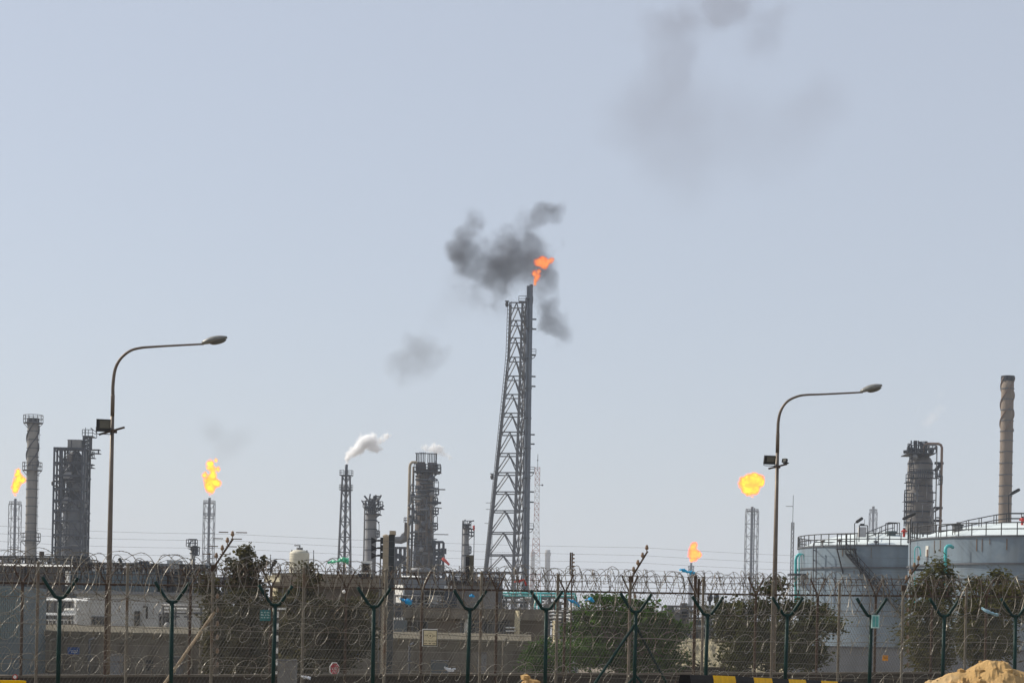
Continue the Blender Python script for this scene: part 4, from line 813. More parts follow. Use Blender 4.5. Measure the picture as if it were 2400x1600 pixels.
# near beige wall
D = 80
t = thing('boundary_wall', 'long beige rendered wall with pale coping behind the left half of the fence', 'wall', (W(600, 1500, D).x, D, 0))
b = MB(); pbx(b, 58, 1245, 1496, None, D, 0.3); b.build('wall', BEIGE, t)
a, c = W(58, 1486, D), W(1245, 1500, D)
b = MB(); b.add([(a.x, D-0.15, 1.70), (c.x, D-0.15, 1.70), (c.x, D+0.5, 1.96), (a.x, D+0.5, 1.96), (a.x, D-0.15, 1.62), (c.x, D-0.15, 1.62), (c.x, D+0.5, 1.62), (a.x, D+0.5, 1.62)], [(0, 1, 2, 3), (0, 4, 5, 1), (1, 5, 6, 2), (2, 6, 7, 3), (3, 7, 4, 0), (4, 7, 6, 5)]); b.build('coping', BEIGEL, t)
b = MB(); b.bx(a.x+0.4, c.x, D-0.04, D, 1.28, 1.62); b.build('upper_band', mat('mid_beige', (0.15, 0.13, 0.095), 0.9, 0, 1.2, 0.15, 0.4), t)
for px in (66, 445, 690):
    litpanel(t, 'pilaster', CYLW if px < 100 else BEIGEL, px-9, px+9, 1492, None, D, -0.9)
panel(t, 'dark_opening', BLACK, 343, 359, 1546, 1570, D, 0.02)
D = 76
t = building('site_container', 'teal grey corrugated cabin at the left picture edge', 'cabin', 'body', -60, 52, 1372, D, 4, TEAL)
b = MB()
for px in range(-58, 52, 5): q = W(px, 1374, D); b.bx(q.x-0.02, q.x+0.02, D-0.05, D, 0.1, q.z-0.1)
b.build('corrugation', mat('teal_rib', (0.13, 0.19, 0.205), 0.6, 0, 1, 0.15), t)
panel(t, 'dark_band', mat('dark_teal', (0.07, 0.10, 0.115), 0.6, 0, 1, 0.2), -60, 52, 1494, 1588, D, 0.07)
# mid building behind the trees
D = 96
t = building('control_building', 'brown flat roofed building with a pale fascia behind the dark trees', 'building', 'wall', 644, 905, 1374, D, 10, BROWNW)
panel(t, 'fascia', mat('dusty_fascia', (0.25, 0.21, 0.155), 0.9, 0, 1, 0.15, 0.4), 640, 908, 1345, 1375, D, 0.4, 10.3)
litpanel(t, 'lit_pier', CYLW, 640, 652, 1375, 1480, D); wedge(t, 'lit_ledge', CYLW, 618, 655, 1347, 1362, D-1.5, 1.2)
q = W(696, 1340, 97); t = thing('water_tank', 'cream ribbed plastic water tank with a lid on the brown building roof', 'water tank', q)
r = 23.5*S(97); zt = W(696, 1293, 97).z
b = MB(); b.smooth = True; prof = [(r*0.98, q.z)]
for k in range(9): z = q.z+(zt-q.z)*k/9; prof += [(r*0.98, z), (r, z+0.04), (r, z+(zt-q.z)/12)]
prof += [(r*0.97, zt), (r*0.82, zt+0.1), (r*0.5, zt+0.14), (0.01, zt+0.15)]; b.lathe(q.x, 98, prof, 32); b.build('body', CREAM, t)
b = MB(); b.cyl(q.x, 98, zt+0.12, zt+0.26, 0.16, 12); b.bar((q.x, 97.9, zt+0.2), (q.x+0.02, 97.9, zt+0.34), 0.03); b.bar((q.x-0.26, 97.9, zt+0.36), (q.x+0.05, 97.9, zt+0.36), 0.03)
for a in (-0.36, 0.38): b.cyl(q.x+a, 97.8, zt, zt+0.14, 0.03, 6)
b.build('lid', CLAD, t); b = MB(); b.bx(q.x-0.55, q.x+0.6, 97.4, 98.6, q.z-0.22, q.z-0.02); b.build('base', BLACK, t)
for px, p0, p1, lb in ((492, 1296, 1340, 'thin rod on the roof line left of the conifer'), (599, 1292, 1340, 'thin rod right of the conifer tip'), (634, 1300, 1345, 'thin rod left of the water tank'), (735, 1290, 1345, 'thick rod right of the water tank')):
    a, c = W(px, p0, 97), W(px, p1, 97); one('rod', STEEL, lb, 'rod', lambda b: (b.tube([c-Vector((0, 0, 0.3)), a], [0.035, 0.015], 5), b.blob(a, 0.03, 4)), c)
# camera housing on roof
q = W(858, 1345, 94); t = thing('floodlight', 'white boxed floodlight with a black opening on the building roof edge', 'floodlight', q)
b = MB(); s = S(94); b.bx(q.x-12*s, q.x+12*s, 94, 94.5, q.z+2*s, q.z+31*s); b.build('housing', WHITE, t)
b = MB(); b.bx(q.x-9*s, q.x+8*s, 93.96, 93.999, q.z+5*s, q.z+25*s); b.build('opening', BLACK, t)
b = MB(); b.bx(q.x-20*s, q.x+14*s, 94, 94.8, q.z-10*s, q.z+1.5*s); b.build('base', BLACK, t)
# traffic signal, box pole, pillar
D = 72; s = S(D)
q = W(903, 1400, D); t = thing('traffic_signal', 'black hooded signal heads seen side on against the grey column', 'signal', (q.x, D, 0))
for k in range(3):
    b = MB(); y0 = 1258+17.5*k; A = [W(870, y0, D), W(870, y0+16, D), W(885, y0+8, D)]; vs = [tuple(p) for p in A]+[(p.x, p.y+0.25, p.z) for p in A]
    b.add(vs, [(0, 1, 2), (5, 4, 3), (0, 3, 4, 1), (1, 4, 5, 2), (2, 5, 3, 0)]); b.build('hood', BLACK, t)
    b = MB(); c = W(898, y0+8, D); b.bx(c.x-7*s, c.x+7*s, D+0.05, D+0.3, c.z-7.5*s, c.z+7.5*s); b.tube([W(884, y0+8, D), W(892, y0+8, D)], 0.04, 6); b.build('signal_head', BLACK, t)
b = MB(); 
for px in (891, 900, 904): c = W(px, 1262, D); b.bar((c.x, D+0.4, 0), (c.x, D+0.4, c.z), 0.022)
b.build('poles', STEELG, t)
q = W(904, 1260, D-1); one('lamp_cabinet_post', TANP, 'tall tan rounded box post between the signal heads and the dark pillar', 'post', lambda b: (pbx(b, 898, 911, 1258, None, D-1, 0.3), b.tube([W(898, 1258, D-0.85)+Vector((0.0, 0, 0)), W(904.5, 1255.5, D-0.85), W(911, 1258, D-0.85)], 0.07, 8)), (q.x, D-1, 0))
q = W(919, 1250, D-1.5); t = thing('gantry_pillar', 'tall dark steel pillar right of the tan box post', 'pillar', (q.x, D-1.5, 0))
b = MB(); pbx(b, 911.5, 925, 1252, None, D-1.6, 0.35); b.build('pillar_body', mat('dark_pillar', (0.035, 0.04, 0.042), 0.5, 0.2, 2, 0.3, 0.2), t)
b = MB(); pbx(b, 913, 926.5, 1243, 1251.8, D-1.7, 0.5); b.build('cap', TANP, t)
D = 90
q = W(1100, 1300, D); t = thing('duct_post', 'pale square duct with a dark slot rising behind the razor wire left of the derrick', 'post', (q.x, D, 0))
b = MB(); pbx(b, 1093, 1110, 1300, 1372, D, 0.3); b.build('duct_box', BEIGEL, t); b = MB(); pbx(b, 1091.5, 1100, 1304, 1372, D-0.2, 0.17); b.build('slot', BLACK, t)
# blocks in the middle
D = 92
t = building('equipment_block', 'grey boxy plant block with a bright left flank below the vented column', 'building', 'block', 930, 1045, 1352, D, 6, GREYB)
wedge(t, 'roof_slab', WHITE, 936, 985, 1348, 1353, D, 4)
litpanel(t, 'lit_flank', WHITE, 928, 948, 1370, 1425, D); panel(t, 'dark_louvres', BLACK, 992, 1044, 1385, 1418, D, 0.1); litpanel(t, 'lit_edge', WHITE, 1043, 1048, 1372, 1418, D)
D = 93
t = building('equipment_block', 'grey low block with white framed left corner beside the pale duct', 'building', 'block', 1052, 1162, 1364, D, 6, mat('warm_grey_sheet', (0.24, 0.22, 0.20), 0.8, 0, 0.7, 0.2, 0.4))
panel(t, 'roof_edge', STEELG, 1048, 1164, 1360, 1364, D, 0.25, 0.3)
for px, w_ in ((1052, 6), (1066, 2.5), (1056, 13)):
    if w_ < 10: litpanel(t, 'white_upright', WHITE, px, px+w_, 1372, 1420, D)
    else: panel(t, 'white_sill', WHITE, px, px+w_, 1417, 1420, D, 0.16)
D = 86
t = building('gatehouse', 'low beige gatehouse with dark windows behind the cream danger sign', 'building', 'wall', 950, 1278, 1446, D, 6, BROWNW)
panel(t, 'fascia', BEIGE, 946, 1282, 1425, 1450, D, 0.35, 6)
for px in (968, 1082, 1122, 1160): window(t, px, px+32, 1456, 1486, D, 2)
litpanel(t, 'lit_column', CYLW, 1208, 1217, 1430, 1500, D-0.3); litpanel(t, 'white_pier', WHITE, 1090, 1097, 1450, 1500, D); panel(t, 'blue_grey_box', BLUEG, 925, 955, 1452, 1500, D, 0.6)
b = MB(); 
for py in (1470, 1478): b.bar(W(1185, py, D-0.5), W(1208, py, D-0.5), 0.03)
for px in (925, 931, 937, 943): b.bar(W(px, 1446, D-0.5), W(px, 1466, D-0.5), 0.03)
b.build('rails', WHITE, t)
frame_unit('pipe_rack', 'pale pipework and handrails in front of the pale office building', 58, 215, 1408, 1486, 101, 9, 3, 3, 60, RAIL, 'pipe rack', 0.1, 0.04)
frame_unit('pipe_rack', 'steel and pipe tangle between the dark pillar and the gatehouse', 925, 1060, 1396, 1450, 90, 8, 3, 3, 70, CLAD, 'pipe rack', 0.2, 0.045)
frame_unit('pipe_rack', 'steel and pipe tangle above the gatehouse roof left of the derrick', 1050, 1175, 1352, 1424, 110, 8, 3, 3, 70, STEELG, 'pipe rack', 0.2, 0.05)
frame_unit('pipe_rack', 'pipe tangle beside the pump house, seen under the small far flare', 1560, 1700, 1420, 1500, 118, 8, 3, 3, 60, STEELG, 'pipe rack', 0.2, 0.045)
frame_unit('pipe_rack', 'clutter of poles and pipes over the plant house roof', 200, 372, 1322, 1342, 109, 12, 1, 3, 50, RAIL, 'pipe rack', 0.1, 0.04)
# yard clutter on and before the long wall
D = 79
for k, (px, py0, py1) in enumerate(((118, 1500, 1590), (210, 1498, 1590), (470, 1500, 1590), (960, 1510, 1590), (1180, 1500, 1590))):
    q = W(px, py0, D-0.4); one('drain_pipe', (GALVP, STEELG)[k % 2], ('first', 'second', 'third', 'fourth', 'fifth')[k]+' thin drain pipe from the left running down the beige wall', 'pipe', lambda b: (b.tube([(q.x, q.y, 0), (q.x, q.y, q.z), (q.x+0.12, q.y+0.3, q.z+0.06)], 0.05, 7), b.bx(q.x-0.09, q.x+0.09, q.y-0.05, q.y+0.3, q.z-0.7, q.z-0.62)), (q.x, q.y, 0))
for k, (px0, px1, py0, py1, lb) in enumerate(((255, 282, 1535, 1590, 'grey metal cabinet against the beige wall beside the left lamp post'), (400, 424, 1540, 1590, 'second grey metal cabinet against the beige wall, near the pale brace pipe'), (1010, 1050, 1548, 1590, 'low dark cabinet at the beige wall below the danger sign'), (1120, 1140, 1530, 1590, 'narrow grey cabinet at the beige wall right of the danger sign'))):
    c = W((px0+px1)/2, py0, D-1); t = thing('wall_cabinet', lb, 'cabinet', (c.x, D-1, 0)); b = MB(); pbx(b, px0, px1, py0, None, D-1.2, 0.6); b.build('body', (GREYB, STEELG, BLUEG)[k % 3], t); b = MB(); pbx(b, px0-1.5, px1+1.5, py0-2, py0, D-1.25, 0.7); b.build('lid', STEELG, t); b = MB(); pbx(b, px1-4, px1-3, py0+12, py0+20, D-1.26, 0.05); b.build('handle', BLACK, t)
for k, (px0, px1, py, lb) in enumerate(((545, 640, 1440, 'pipe run with tall supports glimpsed behind the conifer'), (925, 1050, 1424, 'long horizontal pipe pair over the plant yard'), (1285, 1420, 1432, 'pale pipe bridge behind the green tree'), (380, 500, 1418, 'pale pipe bridge left of the conifer'))):
    D = 90+k; a, c = W(px0, py, D), W(px1, py, D); t = thing('pipe_bridge', lb, 'pipe bridge', (a.x, D, 0))
    for j in range(3): b = MB(); b.smooth = True; b.tube([(a.x, D+0.3*j, a.z-0.16*j), (c.x, D+0.3*j, a.z-0.16*j), (c.x+0.15, D+0.3*j, a.z-0.4-0.16*j)], 0.06, 8); b.build('pipe_run', (CLAD, WHITEB, STEELG)[j], t)
    for j in range(5): b = MB(); x = a.x+(c.x-a.x)*j/4; b.bar((x, D+0.2, 0), (x, D+0.2, a.z+0.1), 0.05); b.bar((x-0.2, D+0.2, a.z-0.5), (x+0.2, D+0.2, a.z-0.5), 0.04); b.build('support', STEELG, t)
for k, (px, py, r_, h_, lb) in enumerate(((392, 1462, 9, 0.9, 'small pale upright drum left of the conifer'), (1345, 1424, 13, 0.9, 'pale rounded vessel peeping above the green tree'), (985, 1338, 14, 0.0, 'pale horizontal drum below the vented column'), (1130, 1352, 10, 0.9, 'grey upright drum between the pale duct and the derrick leg'))):
    D = 96+k; q = W(px, py, D); s = S(D); t = thing('process_drum', lb, 'drum', (q.x, D, 0)); b = MB(); b.smooth = True
    if h_: b.lathe(q.x, D, [(r_*s, 0), (r_*s, q.z-0.1), (r_*s*0.8, q.z), (r_*s*0.4, q.z+0.08), (0.01, q.z+0.1)], 18)
    else: b.tube([(q.x-24*s, D, q.z), (q.x-22*s, D, q.z), (q.x+22*s, D, q.z), (q.x+24*s, D, q.z)], [r_*s*0.2, r_*s*0.55, r_*s*0.55, r_*s*0.2], 16); b.bar((q.x-14*s, D, 0), (q.x-14*s, D, q.z), 0.08); b.bar((q.x+14*s, D, 0), (q.x+14*s, D, q.z), 0.08)
    b.build('drum_body', (CLAD, WHITEB, CLAD, CLADD)[k], t)
# turquoise pipe rack in the middle
D = 150
t = frame_unit('pipe_rack', 'pipe rack carrying turquoise pipes at the foot of the main derrick', 1165, 1350, 1396, 1500, D, 9, 3, 5, 70, STEELG, 'pipe rack', 0.2, 0.07)
for py, r in ((1390, 2.6), (1396, 1.6)):
    b = MB(); b.smooth = True; b.tube([W(1167, py-1, D-0.5), W(1280, py, D-0.5), W(1349, py+1, D-0.5), W(1349.5, py+8, D-0.5)], r*S(D), 8); b.build('turquoise_pipe', CYAN, t)
for px in (1254, 1262, 1267, 1304, 1347): 
    b = MB(); b.smooth = True; b.tube([W(px, 1390, D-0.7), W(px, 1470, D-0.7)], 1.6*S(D), 8); b.build('drop_pipe', CYAN, t)
b = MB(); b.tube([W(1338, 1412, D-1), W(1352, 1412, D-1), W(1353, 1500, D-1)], 1.3*S(D), 6); b.build('blue_pipe', mat('blue_pipe_paint', (0.05, 0.25, 0.42), 0.5, 0, 2, 0.2), t)
frame_unit('pipe_rack', 'dark knot of pipework under the vented column', 1040, 1170, 1340, 1420, 300, 6, 4, 5, 70, STEEL, 'pipe rack', 0.4, 0.12)
q = W(1212, 1362, 148); one('red_valve_wheel', REDM, 'small red valve gear at the derrick foot', 'valve', lambda b: (b.tube([q, q+Vector((0.5, 0, 0.15)), q+Vector((0.7, 0, -0.3))], 0.09, 6), b.band(q.x, 148, q.z, 0.12, 0.1, 0.12, 12)), q)
D = 145
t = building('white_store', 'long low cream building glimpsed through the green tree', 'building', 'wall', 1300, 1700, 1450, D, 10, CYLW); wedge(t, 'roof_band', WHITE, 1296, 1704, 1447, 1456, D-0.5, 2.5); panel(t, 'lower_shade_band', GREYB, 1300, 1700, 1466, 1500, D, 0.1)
D = 120
t = building('pump_house', 'grey pump house with a doorway right of the thick brown fence post', 'building', 'wall', 1612, 1740, 1452, D, 6, BLUEG); panel(t, 'doorway', BLACK, 1668, 1684, 1464, 1494, D, 0.05); panel(t, 'white_post', WHITE, 1675, 1679, 1480, 1505, D-0.2, 0.05); panel(t, 'lit_gable', WHITEB, 1612, 1626, 1452, 1500, D, 0.1)
D = 130
t = building('plant_box', 'mid grey square plant box on the skyline between tree and dark bush', 'building', 'box', 1690, 1720, 1413, D, 4, GREYB); panel(t, 'lid', STEELG, 1688, 1722, 1411, 1413, D, 0.15, 4)
for px, lb in ((1664, 'left one of two dark domed vents beyond the fence'), (1679, 'right one of two dark domed vents beyond the fence')):
    q = W(px, 1398, 130); one('domed_vent', STEEL, lb, 'vent', lambda b: b.lathe(q.x, 130, [(0.08, 0), (0.08, q.z-0.3), (0.16, q.z-0.25), (0.2, q.z), (0.14, q.z+0.15), (0.01, q.z+0.2)], 10), (q.x, 130, 0))
D = 77
t = thing('embankment', 'sunlit cream rubble embankment low between green tree and dark bush', 'embankment', (W(1660, 1540, D).x, D, 0)); a, c = W(1560, 1506, D), W(1755, 1508, D); b = MB(); nx, ny = 60, 16
import mathutils.noise as mnz
vs = [(a.x+(c.x+1.2-a.x)*i/nx, D-3+6*j/ny, 0.15+1.75*min(1, j/ny*1.25)+0.10*mnz.noise((i*0.35, j*0.5, 2))) for j in range(ny+1) for i in range(nx+1)]
b.add(vs, [(j*(nx+1)+i, j*(nx+1)+i+1, (j+1)*(nx+1)+i+1, (j+1)*(nx+1)+i) for j in range(ny) for i in range(nx)]); b.build('slope', mat('pale_rubble', (0.30, 0.26, 0.165), 1, 0, 3.5, 0.4, bump=0.6, blotch=((0.16, 0.14, 0.09), 0.52)), t)
tree('green_bush', 'thin grey green shrub growing on the cream embankment', 73, [(1610, 1545, 16, 14), (1650, 1555, 14, 9), (1700, 1548, 18, 14), (1728, 1530, 14, 16)], 1.6, LEAFO, 0.10, (1690, 1590), clump=0.12)
one('site_kerb', DWALL, 'dark kerb strip at the foot of the cream embankment', 'kerb', lambda b: pbx(b, 1560, 1762, 1562, None, 72, 0.4), (W(1660, 1562, 72).x, 72, 0))
D = 100
t = building('bund_wall', 'plain grey bund wall in front of the storage tanks', 'wall', 'wall', 1740, 2500, 1520, D, 0.4, GREYB); panel(t, 'coping', STEELG, 1740, 2500, 1516, 1520, D, 0.1, 0.5)

# ================================================================== TREES
tree('conifer_tree', 'tall upright dark tree with a pointed tip standing above the fence', 75, [(578, 1284, 10, 12), (576, 1305, 14, 14), (560, 1330, 22, 18), (590, 1332, 24, 20), (612, 1318, 9, 12), (545, 1312, 7, 8), (575, 1365, 44, 30), (580, 1410, 55, 40), (575, 1460, 62, 40), (575, 1515, 64, 40), (575, 1560, 64, 30)], 3.6, LEAFB, 0.14, (578, 1590), clump=0.12)
tree('leafy_tree', 'dense dark drooping tree left of the upright conifer, bare at its left side', 73, [(478, 1352, 10, 12), (490, 1380, 22, 18), (505, 1410, 26, 22), (510, 1450, 30, 30), (505, 1500, 30, 40), (510, 1555, 34, 30)], 3.0, LEAFB, 0.14, (505, 1590), clump=0.14)
tree('leafy_tree', 'wide dark curtain of foliage right of the conifer in front of the brown building', 71.5, [(720, 1333, 11, 12), (728, 1352, 16, 16), (712, 1382, 26, 22), (700, 1420, 44, 26), (760, 1425, 44, 24), (820, 1428, 42, 24), (865, 1405, 22, 14), (660, 1405, 18, 12), (680, 1470, 44, 34), (740, 1475, 50, 36), (800, 1475, 50, 34), (850, 1470, 34, 30), (690, 1530, 44, 40), (750, 1530, 50, 36), (830, 1510, 40, 30), (800, 1545, 40, 26), (700, 1560, 50, 24)], 2.8, LEAFB, 0.14, (740, 1590), clump=0.15)
tree('leafy_tree', 'big round bright green tree right of centre behind the braced green post', 70, [(1400, 1405, 30, 12), (1445, 1410, 32, 14), (1500, 1420, 36, 16), (1375, 1440, 34, 22), (1430, 1445, 46, 26), (1490, 1450, 48, 26), (1545, 1450, 36, 20), (1360, 1480, 50, 26), (1420, 1490, 60, 34), (1490, 1495, 60, 34), (1550, 1500, 46, 34), (1590, 1470, 22, 18), (1370, 1530, 60, 34), (1440, 1545, 60, 34), (1520, 1550, 60, 34), (1575, 1545, 26, 26)], 3.0, LEAFG, 0.13, (1450, 1590), clump=0.14)
tree('green_bush', 'rounded green bush at the foot of the beige wall left of the big green tree', 78, [(1245, 1530, 26, 20), (1280, 1515, 36, 22), (1320, 1525, 34, 24), (1260, 1560, 40, 24), (1310, 1560, 40, 24)], 3.6, LEAFG, 0.10, (1280, 1590), clump=0.11)
tree('leafy_tree', 'olive scrubby tree around the right lamp post foot', 71, [(1825, 1370, 14, 22), (1800, 1385, 16, 16), (1700, 1430, 26, 18), (1740, 1425, 30, 20), (1790, 1428, 32, 24), (1840, 1430, 30, 24), (1885, 1425, 28, 18), (1920, 1435, 30, 18), (1700, 1470, 34, 30), (1760, 1475, 46, 34), (1830, 1480, 46, 34), (1900, 1475, 46, 30), (1950, 1465, 24, 20), (1740, 1530, 50, 36), (1820, 1540, 54, 34), (1895, 1535, 48, 34), (1860, 1500, 60, 40), (1770, 1500, 60, 40)], 3.0, LEAFO, 0.13, (1800, 1590), twig=0.25, clump=0.17)
tree('casuarina_tree', 'wispy drooping dry needled tree left of the sand heap, top reaching over the right tank', 80, [(2208, 1325, 14, 22), (2175, 1350, 26, 16), (2215, 1352, 26, 16), (2160, 1385, 34, 20), (2210, 1390, 36, 22), (2160, 1425, 40, 24), (2205, 1440, 40, 26), (2150, 1470, 38, 28), (2200, 1490, 44, 32), (2180, 1540, 50, 34), (2175, 1500, 60, 50)], 2.5, LEAFC, 0.26, (2195, 1590), droop=0.35, fill=0.9, twig=0.6, clump=0.2)
tree('casuarina_tree', 'denser wispy tree behind the sand heap at the right edge', 82, [(2290, 1370, 24, 16), (2340, 1350, 20, 20), (2325, 1380, 34, 20), (2380, 1385, 34, 22), (2265, 1410, 30, 20), (2320, 1420, 44, 26), (2390, 1425, 40, 26), (2270, 1465, 40, 34), (2330, 1470, 46, 36), (2290, 1520, 50, 36), (2350, 1510, 26, 30), (2310, 1490, 60, 50)], 2.7, LEAFC, 0.26, (2310, 1590), droop=0.35, twig=0.5, clump=0.2)

# ================================================================== FENCES
def lerp_table(tab, x):
    if x <= tab[0][0]: a, b = tab[0], tab[1]
    elif x >= tab[-1][0]: a, b = tab[-2], tab[-1]
    else:
        for a, b in zip(tab, tab[1:]):
            if a[0] <= x <= b[0]: break
    k = (x-a[0])/(b[0]-a[0]); return a[1]+(b[1]-a[1])*k
def DA(px): return 41 + (px-140)*7.5/2240
def DC(px): return 44 + (px-90)*8.0/2175
def DB(px): return 50 + (px)*9.0/2400
VA = [(-125, 1395), (140, 1400), (403, 1410), (645, 1417), (876, 1421), (1101, 1427), (1280, 1427), (1490, 1433), (1658, 1440), (1845, 1441), (2042, 1443), (2213, 1443), (2380, 1443), (2540, 1443)]
RB = [(0, 1365), (900, 1378), (1800, 1393), (2400, 1398)]
TC = [(90, 1318), (500, 1326), (905, 1335), (1478, 1352), (1968, 1368), (2265, 1378)]
def chain(name, fn, px0, px1, ztop, zbot, t, r, cell=0.07, m=MESHW, wob=0.0):
    P = [Vector((0, 0, 0))]; K = 24; xs_ = [px0+(px1-px0)*i/K for i in range(K+1)]
    pts = [fn(x) for x in xs_]; cum = [0]
    for a, b in zip(pts, pts[1:]): cum.append(cum[-1]+(Vector(b[:2])-Vector(a[:2])).length)
    Ltot = cum[-1]
    def at(u):
        u = max(0, min(Ltot, u))
        for i in range(K):
            if u <= cum[i+1]: k = (u-cum[i])/(cum[i+1]-cum[i]); return xs_[i]+(xs_[i+1]-xs_[i])*k, Vector(pts[i])*(1-k)+Vector(pts[i+1])*k
        return xs_[-1], Vector(pts[-1])
    mb = MB(); n = int(Ltot/cell)+60
    for i in range(-60, n):
        for sgn in (1, -1):
            u0 = i*cell; 
            pp = []
            for k in range(6):
                u = u0 + sgn*k/5*2.4*0.58
                if 0 <= u <= Ltot:
                    px, p = at(u); zt, zb = ztop(px), zbot(px); z = zb + 2.4*k/5
                    if z > zt:
                        if pp:
                            zl = pp[-1].z
                            if zt > zl + 0.02: fr = (zt-zl)/(z-zl); q = pp[-1].lerp(Vector((p.x, p.y + 0.004*sgn, z)), fr); pp.append(q)
                        break
                    pp.append(Vector((p.x, p.y+0.004*sgn+wob*math.sin(u*2.1), z)))
            if len(pp) > 1: mb.tube(pp, r, 3, False)
    print(name, len(mb.f)); return mb.build(name, m, t)
def coil(name, label, fn, px0, px1, rad, pitch, cat='razor wire', m=GALV, r=0.006, group=None, barb=True, jit=0.12, squash=1.0, two=True, lean=0.75):
    mb = MB(); a, b = fn(px0), fn(px1); Lt = (b-a).length; K = 22
    for hand in ((1, -1) if two else (1,)):
        n = int(Lt/pitch); u0_ = U(0, 6); pts = []; rj = 1; off = 0; sag = 0
        for i in range(n):
            rj2 = 1+U(-jit, jit); off2 = U(-0.35, 0.35)*pitch; sag2 = U(-0.10, 0.06)*rad
            for k in range(K):
                f_ = k/K; rr = rad*(rj+(rj2-rj)*f_); th = hand*2*math.pi*f_ + (0.6 if hand < 0 else 0)
                u = (i+f_)/n; px = px0+(px1-px0)*u; c = fn(px)
                x = c.x + (off+(off2-off)*f_) + math.sin(th+0.5*hand)*rr*lean*(0.4+0.6*rj*abs(math.sin(i*1.7+u0_)))
                pts.append(Vector((x, c.y+math.sin(th)*rr, c.z+math.cos(th)*rr*squash+sag+(sag2-sag)*f_)))
            rj, off, sag = rj2, off2, sag2
        mb.tube(pts, r, 3)
        if barb:
            for p, q in zip(pts, pts[1:]):
                d = (q-p); l_ = d.length; d = d/l_ if l_ > 0 else Vector((1, 0, 0)); k = max(1, int(l_/0.085))
                for j in range(k):
                    c = p.lerp(q, (j+0.5)/k); e = d.cross(Vector((U(-1, 1), U(-1, 1), U(-1, 1)))).normalized()*0.014
                    mb.add([tuple(c-e-d*0.012), tuple(c-e+d*0.012), tuple(c+e+d*0.012), tuple(c+e-d*0.012)], [(0, 1, 2, 3)])
    o = mb.build(name, m, None, fn(px0)); tag(o, label, cat, group); return o

# --- fence B (rusty, far) and its low wall
def wt(px): return W(px, 1587 - px*0.004, DB(px)).z
t = thing('low_wall', 'dark low parapet wall running along the bottom behind the fences', 'wall', W(1200, 1590, DB(1200)))
t.location.z = 0; t['_o'] = list(t.location)
b = MB(); vs = []; k = 40; cpx = [-100+2600*i/k for i in range(k+1)]
for px in cpx:
    p = W(px, 1587, DB(px)); vs += [(p.x, p.y, -0.2), (p.x, p.y, wt(px)), (p.x, p.y+0.35, wt(px)), (p.x, p.y+0.35, -0.2)]
fs = []
for i in range(k):
    q = i*4; fs += [(q, q+4, q+5, q+1), (q+1, q+5, q+6, q+2), (q+2, q+6, q+7, q+3)]
b.add(vs, fs); b.build('wall_body', DWALL, t)
b = MB(); vs = []
for px in cpx:
    p = W(px, 1587, DB(px)); z = wt(px); vs += [(p.x, p.y-0.05, z), (p.x, p.y-0.05, z+0.06), (p.x, p.y+0.4, z+0.06), (p.x, p.y+0.4, z)]
fs = []
for i in range(k):
    q = i*4; fs += [(q, q+4, q+5, q+1), (q+1, q+5, q+6, q+2), (q+2, q+6, q+7, q+3), (q+3, q+7, q+4, q)]
b.add(vs, fs); b.build('coping', mat('wall_coping', (0.12, 0.10, 0.075), 0.95, 0, 3, 0.25), t)
t = thing('security_fence', 'rusty chain link fence with a top rail and thin forked arms, farthest back', 'fence', W(1200, 1500, DB(1200)))
t.location.z = 0; t['_o'] = list(t.location)
def rb(px): return W(px, lerp_table(RB, px), DB(px))
b = MB(); b.tube([rb(px) for px in range(-80, 2500, 60)], 0.028, 6); b.build('top_rail', RUST, t)
for px in (53, 250, 447, 636, 812, 990, 1165, 1325, 1476, 1630, 1772, 1917, 2053, 2185, 2312):
    p = rb(px); b = MB(); b.tube([(p.x, p.y, 0), (p.x, p.y, p.z)], 0.038, 8); s = S(DB(px))
    pL = Vector((p.x-20*s, p.y-0.15, p.z+38*s)); pR = Vector((p.x+19*s, p.y+0.15, p.z+40*s)); b.tube([pL, p-Vector((0, 0, 0.02))], 0.022, 6); b.tube([p-Vector((0, 0, 0.02)), pR], 0.022, 6); b.build('post', RUST, t)
b = MB()
for dy, dyy in ((40, -0.15), (40, 0.15), (26, -0.1), (26, 0.1), (13, 0.05)):
    pts = []
    for px in range(-80, 2500, 30): p = rb(px); s = S(DB(px)); pts.append((p.x+(0.2*dy/40 if dyy > 0 else -0.2*dy/40), p.y+dyy, p.z+dy*s-abs(math.sin(px*0.018))*0.03))
    b.tube(pts, 0.006, 3)
b.build('strand_wires', RUST, t)
chain('chain_link', rb, -80, 2480, lambda px: rb(px).z-0.02, lambda px: wt(px)+0.07, t, 0.0025, 0.08)
coil('razor_wire_coil', 'far small razor wire coil lying in the rusty forked arms', lambda px: rb(px)+Vector((0, 0, 0.24)), -80, 2480, 0.26, 0.36, r=0.0075, m=RUST, lean=0.6)
coil('razor_wire_coil', 'far upper razor wire coil dense against the sky just over the rusty rail', lambda px: rb(px)+Vector((0, 0.3, 0.44)), -80, 2480, 0.20, 0.4, r=0.006, m=GALV)

